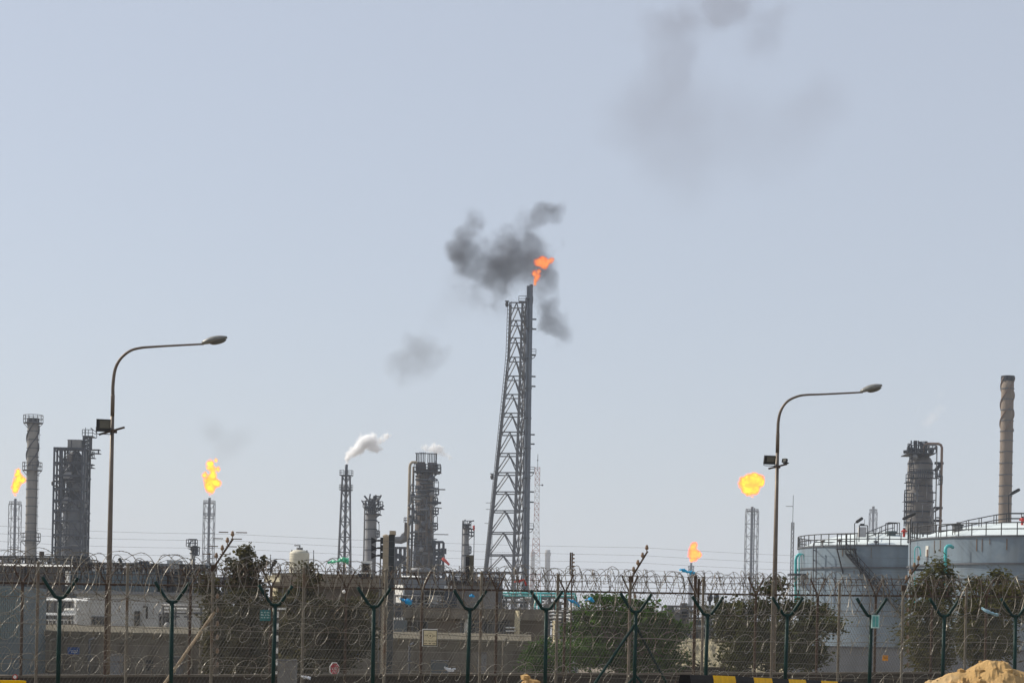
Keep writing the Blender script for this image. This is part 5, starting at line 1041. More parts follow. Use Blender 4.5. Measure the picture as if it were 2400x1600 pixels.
# --- fence C, electric fence with plain posts
t = thing('electric_fence', 'plain round fence posts strung with thin wires, some topped by slanting insulator arms', 'fence', W(1200, 1500, DC(1200)))
t.location.z = 0; t['_o'] = list(t.location)
ARM = {500: [(503, 1326), (546, 1262)], 1478: [(1481, 1352), (1518, 1291)], 2117: [(2120, 1366), (2154, 1320)]}
INS = {500: [(507, 1302), (521, 1284), (533, 1266), (545, 1251)], 1478: [(1485, 1334), (1495, 1318), (1506, 1301), (1516, 1283)], 2117: [(2125, 1354), (2134, 1340), (2143, 1324), (2153, 1308)]}
INSM = mat('brown_insulator', (0.22, 0.14, 0.08), 0.35, 0, 3, 0.3)
for px in (-118, 90, 300, 500, 713, 905, 1129, 1308, 1478, 1649, 1812, 1968, 2117, 2265):
    D = DC(px); y = lerp_table(TC, px); p = W(px, y, D); b = MB(); b.tube([(p.x, p.y, 0), (p.x, p.y, p.z)], 0.034, 8); b.blob((p.x, p.y, p.z), 0.045, 4); o = b.build('post', GALVP, t)
    if px in ARM:
        b = MB(); A = [W(*q, D) for q in ARM[px]]; b.tube(A, 0.025, 6); b.bx(p.x-0.05, p.x+0.07, D-0.05, D+0.05, p.z-0.12, p.z+0.03); b.build('insulator_arm', RUST, t)
        for a_, c_ in INS[px]:
            b = MB(); q = W(a_, c_, D); b.lathe(q.x, D, [(0.012, q.z-0.11), (0.012, q.z-0.05), (0.035, q.z-0.045), (0.045, q.z), (0.03, q.z+0.04), (0.035, q.z+0.05), (0.01, q.z+0.075)], 10); b.build('insulator', INSM, t)
        for k_ in range(6):
            b = MB(); q = W(px+10, 1395+k_*32, D); b.lathe(q.x, D-0.03, [(0.01, q.z-0.07), (0.035, q.z-0.05), (0.035, q.z), (0.025, q.z+0.03), (0.01, q.z+0.05)], 8); b.build('insulator', INSM, t)
b = MB()
for k in range(4):
    seq = [(-60, 1228+18*k)] + [INS[q][3-k] for q in (500, 1478, 2117)] + [(2460, 1320+17*k)]
    for (xa, ya), (xb, yb) in zip(seq, seq[1:]):
        pts = []
        for i in range(13):
            u = i/12; px = xa+(xb-xa)*u; p = W(px, ya+(yb-ya)*u, DC(px)); p.z -= 0.05*math.sin(math.pi*u); pts.append(p)
        b.tube(pts, 0.0028, 3)
b.build('live_wires', STEELG, t)
b = MB()
for (a_, c_) in INS[500]:
    for d0, d1 in ((-32, -10), (8, 34)): b.bar(W(a_+d0, c_+d0*0.02-4, DC(500)), W(a_+d1, c_+d1*0.02-4, DC(500)), 0.011)
b.build('strain_springs', RUST, t)
b = MB()
for k in range(9):
    b.tube([W(px, lerp_table(TC, px)+45+24*k, DC(px)) for px in range(-118, 2480, 60)], 0.0035, 3)
b.build('lower_wires', GALV, t)
b = MB(); b.tube([W(503, 1433, DC(500)), W(382, 1606, DC(500)-0.8)], 0.035, 7); b.build('brace', mat('pale_rust_pipe', (0.36, 0.27, 0.17), 0.7, 0.1, 6, 0.35, blotch=((0.16, 0.10, 0.06), 0.6)), t)
# end-on insulator pole
D = 57; q = W(1340, 1300, D); t = thing('insulator_pole', 'pair of thin upright rods with insulators seen end on, right of the derrick', 'pole', (q.x, D, 0))
b = MB(); a = W(1337.5, 1294, D); b.tube([(a.x, D, W(1338, 1345, D).z), a], 0.028, 6); b.tube([(a.x+0.05, D, 0), (a.x+0.05, D, a.z)], 0.022, 6); b.build('rods', RUST, t)
for k in range(5):
    b = MB(); c = W(1343, 1299+9*k, D); b.tube([(c.x-0.03, D, c.z), (c.x+0.05, D, c.z)], [0.03, 0.018], 8); b.build('insulator', INSM, t)
# thick brown post pair near 1628
D = 50; q = W(1631, 1350, D); t = thing('gate_post', 'thick dark brown double gate post left of the small far flare', 'post', (q.x, D, 0))
b = MB(); pbx(b, 1627, 1634, 1351, None, D, 0.08); b.blob(W(1630, 1351, D), 0.05, 4); b.build('main_post', RUST, t); b = MB(); pbx(b, 1635, 1641, 1355, 1440, D+0.15, 0.06); b.build('side_post', RUST, t)

# --- fence A, green forked posts, nearest
t = thing('security_fence', 'green painted fence of forked posts with chain link, nearest of the fences', 'fence', W(1200, 1500, DA(1200)))
t.location.z = 0; t['_o'] = list(t.location)
def va(px): return W(px, lerp_table(VA, px), DA(px))
for px, y in VA:
    D = DA(px); p = W(px, y, D); b = MB(); b.smooth = True
    lean_ = U(-0.025, 0.025); b.tube([(p.x+lean_, D, 0), (p.x, D, p.z)], 0.045, 10)
    arm = []
    for k in range(-8, 9):
        u = k/8; ax = u*0.36; az = 0.34*max(0, (abs(u)-0.22))/0.78*1.12 + 0.04*u*u
        arm.append((p.x+ax, D+0.02*u, p.z+az-0.0))
    b.tube(arm, 0.037, 10); b.build('forked_post', GREEN, t)
for x1, x2 in ((1390, 1), (1565, 1)):
    b = MB(); b.tube([W(1488, 1462, DA(1490)), W(x1, 1606, DA(1490)+(0.9 if x1 > 1500 else -0.6))], 0.034, 8); b.build('brace', GREEN, t)
b = MB(); b.tube([W(1490, 1582, DA(1490)), W(1462, 1612, DA(1490))], 0.03, 6); b.tube([W(1490, 1582, DA(1490)), W(1515, 1612, DA(1490))], 0.03, 6); b.build('lower_brace', GREEN, t)
b = MB()
for dy in (0, 62, 146): b.tube([va(px)+Vector((0, 0.05, -dy*S(DA(px))+0.015*math.sin(px*0.05))) for px in range(-125, 2540, 30)], 0.007, 4)
b.build('tension_wires', GALV, t)
chain('chain_link', va, -120, 2530, lambda px: va(px).z-0.03, lambda px: 0.15, t, 0.0021, 0.08)
LW = mat('lit_razor_wire', (0.30, 0.275, 0.22), 0.5, 0.2, 3, 0.25, blotch=((0.16, 0.11, 0.07), 0.57))  # lighter wire colour paints in the light on the lower coils
coil('razor_wire_coil', 'large razor wire coil cradled in the green forked posts along the whole fence', lambda px: va(px)+Vector((0, 0, 0.50)), -120, 2530, 0.48, 0.50, r=0.0075, m=GALV, jit=0.12, lean=0.62)
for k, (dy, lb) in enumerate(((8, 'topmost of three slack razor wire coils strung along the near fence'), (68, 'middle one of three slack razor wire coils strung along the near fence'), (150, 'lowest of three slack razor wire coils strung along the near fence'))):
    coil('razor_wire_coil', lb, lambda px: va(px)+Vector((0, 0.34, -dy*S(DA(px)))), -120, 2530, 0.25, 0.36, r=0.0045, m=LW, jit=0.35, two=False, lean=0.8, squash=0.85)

# ================================================================== STREET LAMPS
def street_lamp(label, bpx, path, head, D, r0):
    s = S(D); top = W(*path[0], D); t = thing('street_lamp', label, 'street lamp', (top.x, D, 0), 'street lamps')
    b = MB(); b.smooth = True; b.tube([(top.x, D, 0), (top.x, D, top.z*0.55), (top.x, D, top.z)], [r0, r0*0.8, r0*0.6], 14); b.build('pole', LPOLE, t)
    b = MB(); b.smooth = True; b.tube([(top.x, D, top.z-0.6), (top.x, D, top.z-0.02), (top.x, D, top.z)], [r0*0.66, r0*0.66, r0*0.6], 12); b.build('joint_collar', LPOLE, t)
    # smooth curved arm through the traced points
    P = [Vector((top.x, D, top.z))]+[W(*q, D) for q in path[1:]]; sm = []
    for i in range(len(P)-1):
        p0, p1, p2, p3 = P[max(0, i-1)], P[i], P[i+1], P[min(len(P)-1, i+2)]
        for k in range(5):
            u = k/5; sm.append(0.5*((2*p1)+(p2-p0)*u+(2*p0-5*p1+4*p2-p3)*u*u+(-p0+3*p1-3*p2+p3)*u**3))
    sm.append(P[-1]); n = len(sm)
    b = MB(); b.smooth = True; b.tube(sm, [r0*(0.58-0.28*i/n) for i in range(n)], 10); b.build('curved_arm', LPOLE, t)
    a, c = W(*head[0], D), W(*head[1], D); d = (c-a); Ln = d.length; d.normalize(); up = Vector((-d.z, 0, d.x)); 
    b = MB(); b.smooth = True; vs = []; K = 10; m = 12; vs2 = []
    for i in range(K+1):
        u = i/K; wd = 0.02 + 0.17*math.sin(math.pi*min(1, u*0.92+0.06))**0.7; ht = 0.02 + 0.115*math.sin(math.pi*min(1, u*0.85+0.1))**0.8; cc = a+d*(Ln*u)
        for j in range(m):
            q = 2*math.pi*j/m; v = math.sin(q); vs.append(tuple(cc+Vector((0, 1, 0))*math.cos(q)*wd+up*(v*ht*(1.0 if v > 0 else 0.35)+0.02)))
    fs = [(i*m+j, i*m+(j+1) % m, (i+1)*m+(j+1) % m, (i+1)*m+j) for i in range(K) for j in range(m)] + [tuple(range(m))[::-1], tuple(K*m+j for j in range(m))]
    b.add(vs, fs); h = b.build('lamp_head', LHOUS, t)
    b = MB(); b.smooth = True; cc = a+d*Ln*0.62-up*0.03; vs = []
    for i in range(7):
        u = i/6-0.5
        for j in range(8): q = 2*math.pi*j/8; rr = math.sqrt(max(0.02, 1-4*u*u)); vs.append(tuple(cc+d*u*Ln*0.66+Vector((0, 1, 0))*math.cos(q)*0.13*rr+up*math.sin(q)*0.07*rr))
    b.add(vs, [(i*8+j, i*8+(j+1) % 8, (i+1)*8+(j+1) % 8, (i+1)*8+j) for i in range(6) for j in range(8)]+[tuple(range(8))[::-1], tuple(48+j for j in range(8))]); b.build('diffuser', LENS, h)
    return t
street_lamp('left tall curved street lamp with a flood light on its pole, arm reaching right', 245, [(264.5, 925), (265, 900), (270, 865), (283, 840), (305, 822), (330, 815), (360, 812.5), (400, 810), (478, 806)], [(474, 807), (533, 793)], 56, 0.085)
street_lamp('right tall curved street lamp left of the tanks, arm reaching right', 1805, [(1823, 1015), (1824.5, 985), (1831, 960), (1846, 940), (1868, 929), (1890, 925), (1930, 923.5), (2022, 919)], [(2018, 920), (2068, 905)], 61, 0.085)
def flood(label, c0, c1, D, yaw, pitch, bracket_label=None, front=True, group='flood lights on the lamp posts'):
    s = S(D); cc = W((c0[0]+c1[0])/2, (c0[1]+c1[1])/2, D-0.15); w_ = (c1[0]-c0[0])*s; h_ = (c1[1]-c0[1])*s
    t = thing('floodlight', label, 'floodlight', cc, group); M_ = Matrix.Rotation(yaw, 3, 'Z') @ Matrix.Rotation(pitch, 3, 'X')
    b = MB(); b.obx(cc, (w_, 0.07, h_), M_)
    for k in (-1, 1): b.obx(cc+M_ @ Vector((k*w_*0.485, -0.045, 0)), (w_*0.03, 0.03, h_), M_); b.obx(cc+M_ @ Vector((0, -0.045, k*h_*0.48)), (w_*0.94, 0.03, h_*0.04), M_)
    b.build('housing', BLACK, t)
    b = MB(); b.obx(cc+M_ @ Vector((w_*0.08, -0.04, h_*0.10)), (w_*0.70, 0.012, h_*0.62), M_); b.build('glass', LENS, t)
    b = MB(); b.obx(cc+M_ @ Vector((0, 0.06, -h_*0.36)), (w_*0.8, 0.12, h_*0.24), M_); b.build('gear_box', BLACK, t)
    b = MB(); l_, r_ = cc+M_ @ Vector((-w_*0.5, 0, -h_*0.15)), cc+M_ @ Vector((w_*0.5, 0, -h_*0.15)); dn = Vector((0, 0, -h_*0.55)); b.tube([l_, l_+dn*0.9, l_+dn+Vector((0.04, 0, 0)), r_+dn, r_+dn*0.8, r_], 0.012, 5); b.build('yoke', STEELG, t)
    return t
flood('black square flood light on the left lamp post', (226, 982), (259, 1011), 56, 0.25, 0.15)
flood('larger flood light on the left side of the right lamp post', (1790, 1067), (1817, 1087), 61, 0.15, 0.35)
flood('small flood light turned away on the right side of the right lamp post', (1834, 1075), (1846, 1084), 61, -0.9, -0.25)
for (a, c, D, lb) in (((232, 1018), (292, 1001), 56, 'slanting square bracket bar crossing the left lamp post'), ((1801, 1098), (1845, 1087), 61, 'slanting square bracket bar crossing the right lamp post')):
    p, q = W(*a, D-0.1), W(*c, D-0.1); d = q-p; ang = math.atan2(d.z, d.x)
    def f(b):
        b.obx((p+q)/2, (d.length, 0.06, 0.05), Matrix.Rotation(-ang, 3, 'Y')); b.obx((p+q)/2+Vector((0.0, 0.12, 0)), (0.19, 0.06, 0.07), Matrix.Identity(3)); b.obx((p+q)/2+Vector((0, 0.26, 0)), (0.19, 0.03, 0.07), Matrix.Identity(3))
    one('mounting_bar', RUST, lb, 'bracket', f, (p+q)/2)

# ================================================================== SIGNS
def text_into(mb, txt, c, height, right, up, width=None, nrm=None):
    cu = bpy.data.curves.new('lettering', 'FONT'); cu.body = txt; cu.size = 1; o = bpy.data.objects.new('lettering', cu); sc.collection.objects.link(o)
    bpy.context.view_layer.update(); me = bpy.data.meshes.new_from_object(o.evaluated_get(bpy.context.evaluated_depsgraph_get()))
    v = [x.co.copy() for x in me.vertices]; f = [tuple(p.vertices) for p in me.polygons]; bpy.data.objects.remove(o)
    if not v: return
    x0, x1 = min(a.x for a in v), max(a.x for a in v); y0, y1 = min(a.y for a in v), max(a.y for a in v)
    ky = height/(y1-y0); kx = ky if width is None else width/(x1-x0)
    mb.add([tuple(Vector(c)+right*((a.x-(x0+x1)/2)*kx)+up*((a.y-(y0+y1)/2)*ky)) for a in v], f)
RT, UP = Vector((1, 0, 0)), Vector((0, 0, 1))
INK = mat('dark_lettering', (0.035, 0.025, 0.015), 0.6, 0, 9, 0.3); WINK = mat('white_lettering', (0.75, 0.75, 0.72), 0.5, 0, 9, 0.1)
def dashes(mb, c, w_, h, n, y):                    # line of small unreadable lettering
    x = c.x-w_/2; tot = 0; ws = [U(0.5, 1.4) for _ in range(n)]; k = w_/(sum(ws)+0.45*(n-1))
    for q in ws:
        L_ = q*k; m = max(2, int(L_/(h*0.6)))
        for i in range(m):
            a = x+L_*i/m; hh = h*U(0.5, 1.0); mb.bx(a, a+L_/m*0.72, y, y+0.003, c.z-h/2, c.z-h/2+hh)
        mb.bx(x, x+L_, y+0.0005, y+0.0025, c.z-h/2, c.z-h*0.22); x += L_+0.45*k
# cream danger plate
D = 40.5; s = S(D); c = W(1007.5, 1493.5, D); t = thing('danger_sign', 'cream square danger plate with a black border hanging on the near fence', 'sign', c)
b = MB(); b.bx(c.x-18*s, c.x+18*s, D, D+0.03, c.z-20*s, c.z+20.5*s); b.build('plate', WHITE, t)
b = MB(); b.bx(c.x-16*s, c.x+17.5*s, D-0.006, D-0.002, c.z-19*s, c.z+18.5*s); b.build('black_border', BLACK, t)
b = MB(); b.bx(c.x-14.2*s, c.x+15.6*s, D-0.012, D-0.008, c.z-17*s, c.z+16.6*s); b.build('face', SIGNY, t)
b = MB(); text_into(b, '\uFEAE\uFEC4\uFEA7', (c.x+10.5*s, D-0.014, c.z+5*s), 7*s, RT, UP, 9*s); text_into(b, 'DANGER', (c.x-9*s, D-0.014, c.z+5.5*s), 3.2*s, RT, UP, 8*s)
for k in range(20):
    a, e = 2*math.pi*k/20, 2*math.pi*(k+1)/20; r1, r2 = 6.3*s, 5.8*s; q = lambda an, rr: (c.x+s+math.cos(an)*rr, D-0.0135, c.z+5*s+math.sin(an)*rr); b.add([q(a, r1), q(e, r1), q(e, r2), q(a, r2)], [(0, 1, 2, 3)])
b.add([(c.x+s+math.cos(k*0.9)*1.8*s, D-0.0135, c.z+4.6*s+math.sin(k*0.9)*1.8*s) for k in range(7)], [tuple(range(7))])
dashes(b, Vector((c.x+s, 0, c.z-7*s)), 28*s, 2.4*s, 5, D-0.016); dashes(b, Vector((c.x+s, 0, c.z-13.4*s)), 28*s, 2.4*s, 3, D-0.016); b.build('lettering', INK, t)
# stop sign
D = 66; s = S(D); c = W(783, 1566.5, D); t = thing('stop_sign', 'small red octagonal stop sign with white rim and Arabic lettering low behind the fence', 'sign', (c.x, D, 0)); yaw = math.radians(50); Rt = Vector((math.cos(yaw), math.sin(yaw), 0)); Nm = Vector((math.sin(yaw), -math.cos(yaw), 0))
def octo(b, r, off, th):
    vs = [tuple(c+Rt*math.cos(math.pi/8+k*math.pi/4)*r+UP*math.sin(math.pi/8+k*math.pi/4)*r+Nm*off) for k in range(8)]; vs += [tuple(Vector(v)+Nm*th) for v in vs]
    b.add(vs, [tuple(range(8))[::-1], tuple(range(8, 16))]+[(k, (k+1) % 8, 8+(k+1) % 8, 8+k) for k in range(8)])
b = MB(); octo(b, 17*s, 0, 0.02); b.build('white_rim', WHITE, t); b = MB(); octo(b, 14.5*s, 0.021, 0.004); b.build('red_face', SIGNR, t)
b = MB(); text_into(b, '\uFED2\uFED7', c+UP*3.5*s+Nm*0.028, 10*s, Rt, UP, 18*s); text_into(b, 'STOP', c-UP*7*s+Nm*0.028, 6*s, Rt, UP, 15*s); b.build('lettering', WINK, t)
b = MB(); q = c-Nm*0.03; b.bar((q.x, q.y, 0), (q.x, q.y, c.z), 0.03); b.build('pole', GALVP, t)
# blue signs
for (px, py, D, lb) in ((172, 1524, 79.5, 'blue rectangular sign with white lettering on the beige wall at left'), (827.5, 1537, 72, 'blue rectangular sign with white lettering on a thin frame right of the stop sign')):
    s = S(D); c = W(px, py, D); t = thing('blue_sign', lb, 'sign', c, 'blue signs'); b = MB(); b.bx(c.x-14*s, c.x+14*s, D, D+0.03, c.z-9*s, c.z+9*s); b.build('panel', BLUES, t)
    b = MB(); dashes(b, Vector((c.x+2*s, 0, c.z+0.5*s)), 17*s, 2.2*s, 4, D-0.005); dashes(b, Vector((c.x+2*s, 0, c.z-3*s)), 14*s, 2.2*s, 3, D-0.005); b.build('lettering', WINK, t)
    b = MB(); b.bx(c.x-14*s, c.x+14*s, D-0.01, D-0.002, c.z-9.4*s, c.z-8.7*s); b.bx(c.x-14*s, c.x+14*s, D-0.01, D-0.002, c.z+8.7*s, c.z+9.2*s)
    if px > 500:
        for k in (-15, 15): b.bar((c.x+k*s, D+0.02, 0), (c.x+k*s, D+0.02, c.z+10*s), 0.02)
    b.build('frame', GALVP, t)
# teal signs
for (px0, px1, py0, py1, D, lb, pale) in ((609, 634, 1428, 1454, DA(620)+0.1, 'dark teal sign plate with white lettering left of a green forked post', False), (2043, 2061, 1440, 1471, DA(2042)-0.1, 'pale turquoise box fixed to a green forked post before the left tank', True)):
    c = W((px0+px1)/2, (py0+py1)/2, D); s = S(D); w2, h2 = (px1-px0)/2*s, (py1-py0)/2*s; t = thing('teal_sign' if not pale else 'junction_box', lb, 'sign' if not pale else 'box', c)
    b = MB(); b.bx(c.x-w2, c.x+w2, D, D+(0.02 if not pale else 0.12), c.z-h2, c.z+h2); b.build('plate' if not pale else 'box_body', TEALW if pale else mat('dark_teal_sign', (0.03, 0.17, 0.17), 0.5, 0, 9, 0.2), t)
    b = MB()
    if pale: b.bx(c.x-w2*0.75, c.x-w2*0.1, D-0.01, D-0.002, c.z-h2*0.8, c.z+h2*0.8); b.bx(c.x+w2*0.05, c.x+w2*0.75, D-0.01, D-0.002, c.z-h2*0.8, c.z+h2*0.8); b.build('face_panels', TEALS, t)
    else:
        for k in (0.55, 0.1, -0.35): dashes(b, Vector((c.x, 0, c.z+h2*k)), w2*1.6, h2*0.26, 3, D-0.005)
        b.build('lettering', TEALW, t)
D = DB(2075)-0.1; s = S(D); c = W(2075, 1541, D); t = thing('warning_tag', 'small orange square tag on the far fence below the turquoise box', 'sign', c); b = MB(); b.bx(c.x-6.5*s, c.x+6.5*s, D, D+0.02, c.z-6.5*s, c.z+6.5*s); b.build('plate', ORANGE, t); b = MB(); b.bx(c.x-3*s, c.x+3*s, D-0.006, D-0.001, c.z-0.6*s, c.z+0.6*s); b.build('bolt_strip', RUST, t)
# grey cabinet + pale lamp + prohibition roundel
D = 48; q = W(671, 1547, D); t = thing('grey_cabinet', 'plain grey upright cabinet at the picture bottom right of a green post', 'cabinet', (q.x, D, 0)); b = MB(); pbx(b, 651, 693, 1547, None, D, 0.4); b.build('body', mat('cabinet_grey', (0.17, 0.165, 0.155), 0.7, 0, 3, 0.15, 0.2), t); b = MB(); pbx(b, 649, 695, 1545.5, 1547, D-0.03, 0.46); b.build('lid', STEELG, t)
D = 70; q = W(650, 1426, D); t = thing('striped_pole', 'black and white banded pole with a flat white lamp behind the dark foliage', 'pole', (q.x, D, 0))
for k in range(12):
    b = MB(); z = W(650, 1432+k*14, D).z; b.bx(q.x-0.05, q.x+0.05, D, D+0.1, z-14*S(D), z); b.build('band', WHITE if k % 2 == 0 else BLACK, t)
b = MB(); b.obx(q, (40*S(D), 0.2, 0.06), Matrix.Rotation(-0.04, 3, 'Y')); b.build('lamp_head', WHITE, t)
D = 42; c = W(35, 1585, D); t = thing('round_sign', 'small red rimmed round sign peeping over the yellow barrier at left', 'sign', c); b = MB(); b.tube([c+Vector((0, 0.02, 0)), c-Vector((0, 0.0, 0))], 0.055, 16); b.build('disc', REDM, t); b = MB(); b.tube([c-Vector((0, 0.001, 0)), c-Vector((0, 0.006, 0))], 0.035, 16); b.build('white_centre', WHITE, t); b = MB(); b.bar(c+Vector((0, 0.03, 0)), (c.x, c.y+0.03, 0), 0.012); b.build('stalk', RAIL, t)

# ================================================================== BARRIERS, SAND, RUBBISH
def barrier(label, pts, stripes, base_w, group='striped barriers'):
    # pts: list of (px, py, D) of the front top edge; stripes alternate
    P = [W(*p) for p in pts]; t = thing('concrete_barrier', label, 'barrier', (P[0].x, P[0].y, 0), group); n = len(P)-1
    for i in range(n):
        a, c = P[i], P[i+1]; nrm = Vector((-(c.y-a.y), (c.x-a.x), 0)).normalized(); b = MB(); prof = [(-0.16, 0.0), (-0.16, 0.12), (-0.03, 0.42), (0.0, 0.95), (0.015, 1.0), (0.14, 1.0), (0.155, 0.95), (0.19, 0.42), (0.31, 0.12), (0.31, 0.0)]
        vs = []
        for p in (a, c):
            for o_, h in prof: v = Vector((p.x, p.y, p.z*h))+nrm*o_; vs.append(tuple(v))
        m = len(prof); b.add(vs, [(k, k+m, k+m+1, k+1) for k in range(m-1)]+([tuple(range(m))] if i == 0 else [])+([tuple(range(m, 2*m))[::-1]] if i == n-1 else [])); b.build('stripe', stripes[i % 2], t)
    return t
barrier('black and yellow striped barrier along the bottom right', [(1619, 1580.5, 26), (1673, 1581.5, 27.6), (1725, 1583.5, 29.2), (1768, 1586.5, 30.8), (1811, 1588.5, 32.4), (1850, 1590.5, 34), (1890, 1592, 35.6), (1926, 1594, 37.2), (1965, 1596, 38.6), (2010, 1598, 40)], (BLK, YEL), 0)
barrier('yellow end of a barrier poking in at the bottom left corner', [(-60, 1593, 30), (0, 1593, 30), (62, 1594, 30.4)], (YEL, YEL), 0)
def sand(name, label, D, prof, dep, seed):
    random.seed(seed); s = S(D); c = W(prof[len(prof)//2][0], 1600, D); mb = MB(); nx, ny = 64, 26; a, e = prof[0][0], prof[-1][0]
    import mathutils.noise as mn
    vs = []
    for j in range(ny+1):
        v = j/ny*2-1
        for i in range(nx+1):
            px = a+(e-a)*i/nx; top = W(px, lerp_table(prof, px), D); sh = (1-abs(v)**1.7); x = W(px, 1600, D).x; yy = D+v*dep
            nn = mn.noise((x*1.6, yy*1.6, seed))*0.14+abs(mn.noise((x*3.5, yy*3.5, seed)))*-0.16+mn.noise((x*9, yy*9, seed))*0.06
            vs.append((x, yy, max(-0.05, (top.z+0.0)*sh+nn*sh*1.1*(0.4 if abs(v) < 0.1 else 1))))
    mb.add(vs, [(j*(nx+1)+i, j*(nx+1)+i+1, (j+1)*(nx+1)+i+1, (j+1)*(nx+1)+i) for j in range(ny) for i in range(nx)]); 
    nv = len(vs)
    for _ in range(150):
        q = vs[random.randrange((nx+1)*3, nv//2)]; k = 0.01+0.07*R()**3
        if q[2] > 0.3: mb.blob((q[0], q[1], q[2]), k, 3, (1.2, 1, 0.8), 0.2)
    o = mb.build(name, SANDM, None, (c.x, D, 0)); tag(o, label, 'sand heap'); return o
sand('sand_heap', 'big sunlit heap of yellow sand in the bottom right corner', 30, [(2080, 1680), (2150, 1606), (2175, 1594), (2200, 1586), (2220, 1578), (2240, 1572), (2262, 1568), (2282, 1558), (2300, 1548), (2322, 1543), (2345, 1545), (2358, 1550), (2366, 1562), (2380, 1569), (2400, 1574), (2440, 1590), (2560, 1680)], 1.6, 3)
sand('sand_heap', 'small orange sand tip just showing at the bottom centre', 32, [(1190, 1700), (1215, 1606), (1222, 1596), (1231, 1587), (1240, 1595), (1250, 1598), (1262, 1610), (1290, 1700)], 0.8, 5)
random.seed(11)
def rag(name, label, m, pts, D, group=None, cat='plastic bag'):
    # crumpled film: a lumpy closed strip through the traced points
    P = [W(a, c, D+U(-0.05, 0.05)) for a, c, _ in pts]; rs = [r*S(D) for _, _, r in pts]; b = MB(); n = 9; vs = []
    Q = []; 
    for i in range(len(P)-1):
        for k in range(4): u = k/4; Q.append((P[i].lerp(P[i+1], u), rs[i]*(1-u)+rs[i+1]*u))
    Q.append((P[-1], rs[-1])); b.tube([q[0] for q in Q], [q[1]*U(0.6, 1.25) for q in Q], n)
    b.v = [tuple(Vector(v)+Vector((U(-1, 1), U(-1, 1), U(-1, 1)))*S(D)*1.6) for v in b.v]
    for _ in range(14):                          # torn streamers
        q, r = random.choice(Q); e = q+Vector((U(-1, 1), U(-.5, .5), U(-1, 0.4)))*r*1.7; f = Vector((U(-1, 1), 0, U(-1, 1))).normalized()*S(D)*1.2; b.add([tuple(q), tuple(q+f), tuple(e)], [(0, 1, 2)])
    o = b.build(name, m, None, P[0]); tag(o, label, cat, group); return o
G_ = 'plastic bags caught in the razor wire'
rag('plastic_bag', 'bright blue plastic bag snagged near the centre over the danger sign', BLUEP, [(937, 1402, 1.5), (945, 1405, 2.5), (952, 1408, 6), (960, 1410, 7.5), (966, 1407, 4)], DA(957), G_)
rag('plastic_bag', 'blue plastic bag torn in two lobes below the small far flare', CYANP, [(1594, 1334, 2.5), (1603, 1336, 4), (1612, 1340, 2), (1620, 1341, 4.5), (1628, 1342, 3.5)], DA(1610), G_)
rag('plastic_bag', 'green plastic bag snagged in front of the steam stack foot', GREENP, [(768, 1318, 1.5), (778, 1316, 3.5), (790, 1315, 2.5), (803, 1310, 5), (812, 1312, 6), (814, 1320, 2.5)], DA(790), G_)
rag('plastic_bag', 'dull blue plastic strip lying in the wire right of a green forked post at centre', BLUEP, [(1332, 1404, 1.5), (1342, 1408, 3.5), (1353, 1412, 3), (1358, 1420, 1)], DA(1345), G_)
rag('plastic_bag', 'dull blue plastic scrap above the green tree top', BLUEP, [(1374, 1405, 1.5), (1384, 1403, 4), (1391, 1409, 2.5)], DA(1382), G_)
rag('plastic_bag', 'pale blue rag hanging in the wire before the wispy trees at right', mat('pale_blue_rag', (0.28, 0.45, 0.52), 0.6, 0, 9, 0.25), [(2300, 1424, 1.5), (2312, 1431, 3), (2326, 1436, 3.2), (2340, 1440, 2)], DA(2320), G_)
rag('plastic_bag', 'tiny blue scrap in the wire above the gatehouse', BLUEP, [(1101, 1396, 2), (1106, 1394, 4), (1111, 1397, 2)], DA(1106), G_)
rag('plastic_bag', 'white plastic scrap low on the coil right of the danger sign', WHITEP, [(1042, 1562, 1.5), (1050, 1568, 4), (1060, 1569, 4.5), (1066, 1566, 2)], DA(1052), G_)
rag('plastic_bag', 'white plastic scrap lying on the low wall beside the grey cabinet', WHITEP, [(706, 1584, 2), (716, 1586, 3.5), (727, 1589, 3.5)], DA(715), G_)
q = W(806, 1386, 43); b = MB(); b.blob(q, 4*S(43), 6, jit=0.08); b.tube([q, q+Vector((0.01, 0, 0.05))], 0.012, 6); tag(b.build('white_bulb', WHITE, None, q), 'small round white bulb hanging in the wire left of a green forked post', 'bulb')

# ================================================================== FLAMES, SMOKE, STEAM
FL = dict(freq=0.55, detail=5, nmul=0.55, sharp=2.2)
def flame(label, D, blobs, yellow=True, k=1.0, tint=None):
    blobs = [(q[0], q[1], q[2]*1.3)+tuple(q[3:]) for q in blobs]; s = S(D); e0, e1 = ((1.0, 0.13, 0.0), (1.0, 0.60, 0.0)) if yellow else ((0.85, 0.10, 0.03), (1.0, 0.43, 0.10))
    if tint: e0, e1 = tint
    o = cloud('flame', label, 'flame', D, blobs, 0.30/s*k, (0.02, 0.01, 0.0), 13*s, 0.055/s, voxel=2.2*s, emis=(e0, e1, (2.6 if yellow else 1.15)*0.30/s*k, 0.75 if yellow else 0.8), detail=6, nmul=1.3, sharp=1.9, thr=0.10)
    o['group'] = 'flames on the flare stacks'; return o
flame('orange flame leaning right on the far left flare stack', 900, [(41, 1102, 6), (41, 1112, 8), (47, 1119, 9), (53, 1124, 8), (41, 1130, 10), (37, 1139, 9), (36, 1149, 7), (36, 1160, 3, 0.7)])
flame('tall ragged orange flame above the lattice flare left of the conifer', 900, [(505, 1078, 5), (494, 1084, 7), (486, 1096, 4), (492, 1088, 7), (497, 1100, 9), (510, 1099, 6), (480, 1113, 6), (499, 1113, 8), (494, 1130, 16), (509, 1131, 9), (493, 1147, 9), (491, 1160, 3, 0.7)])
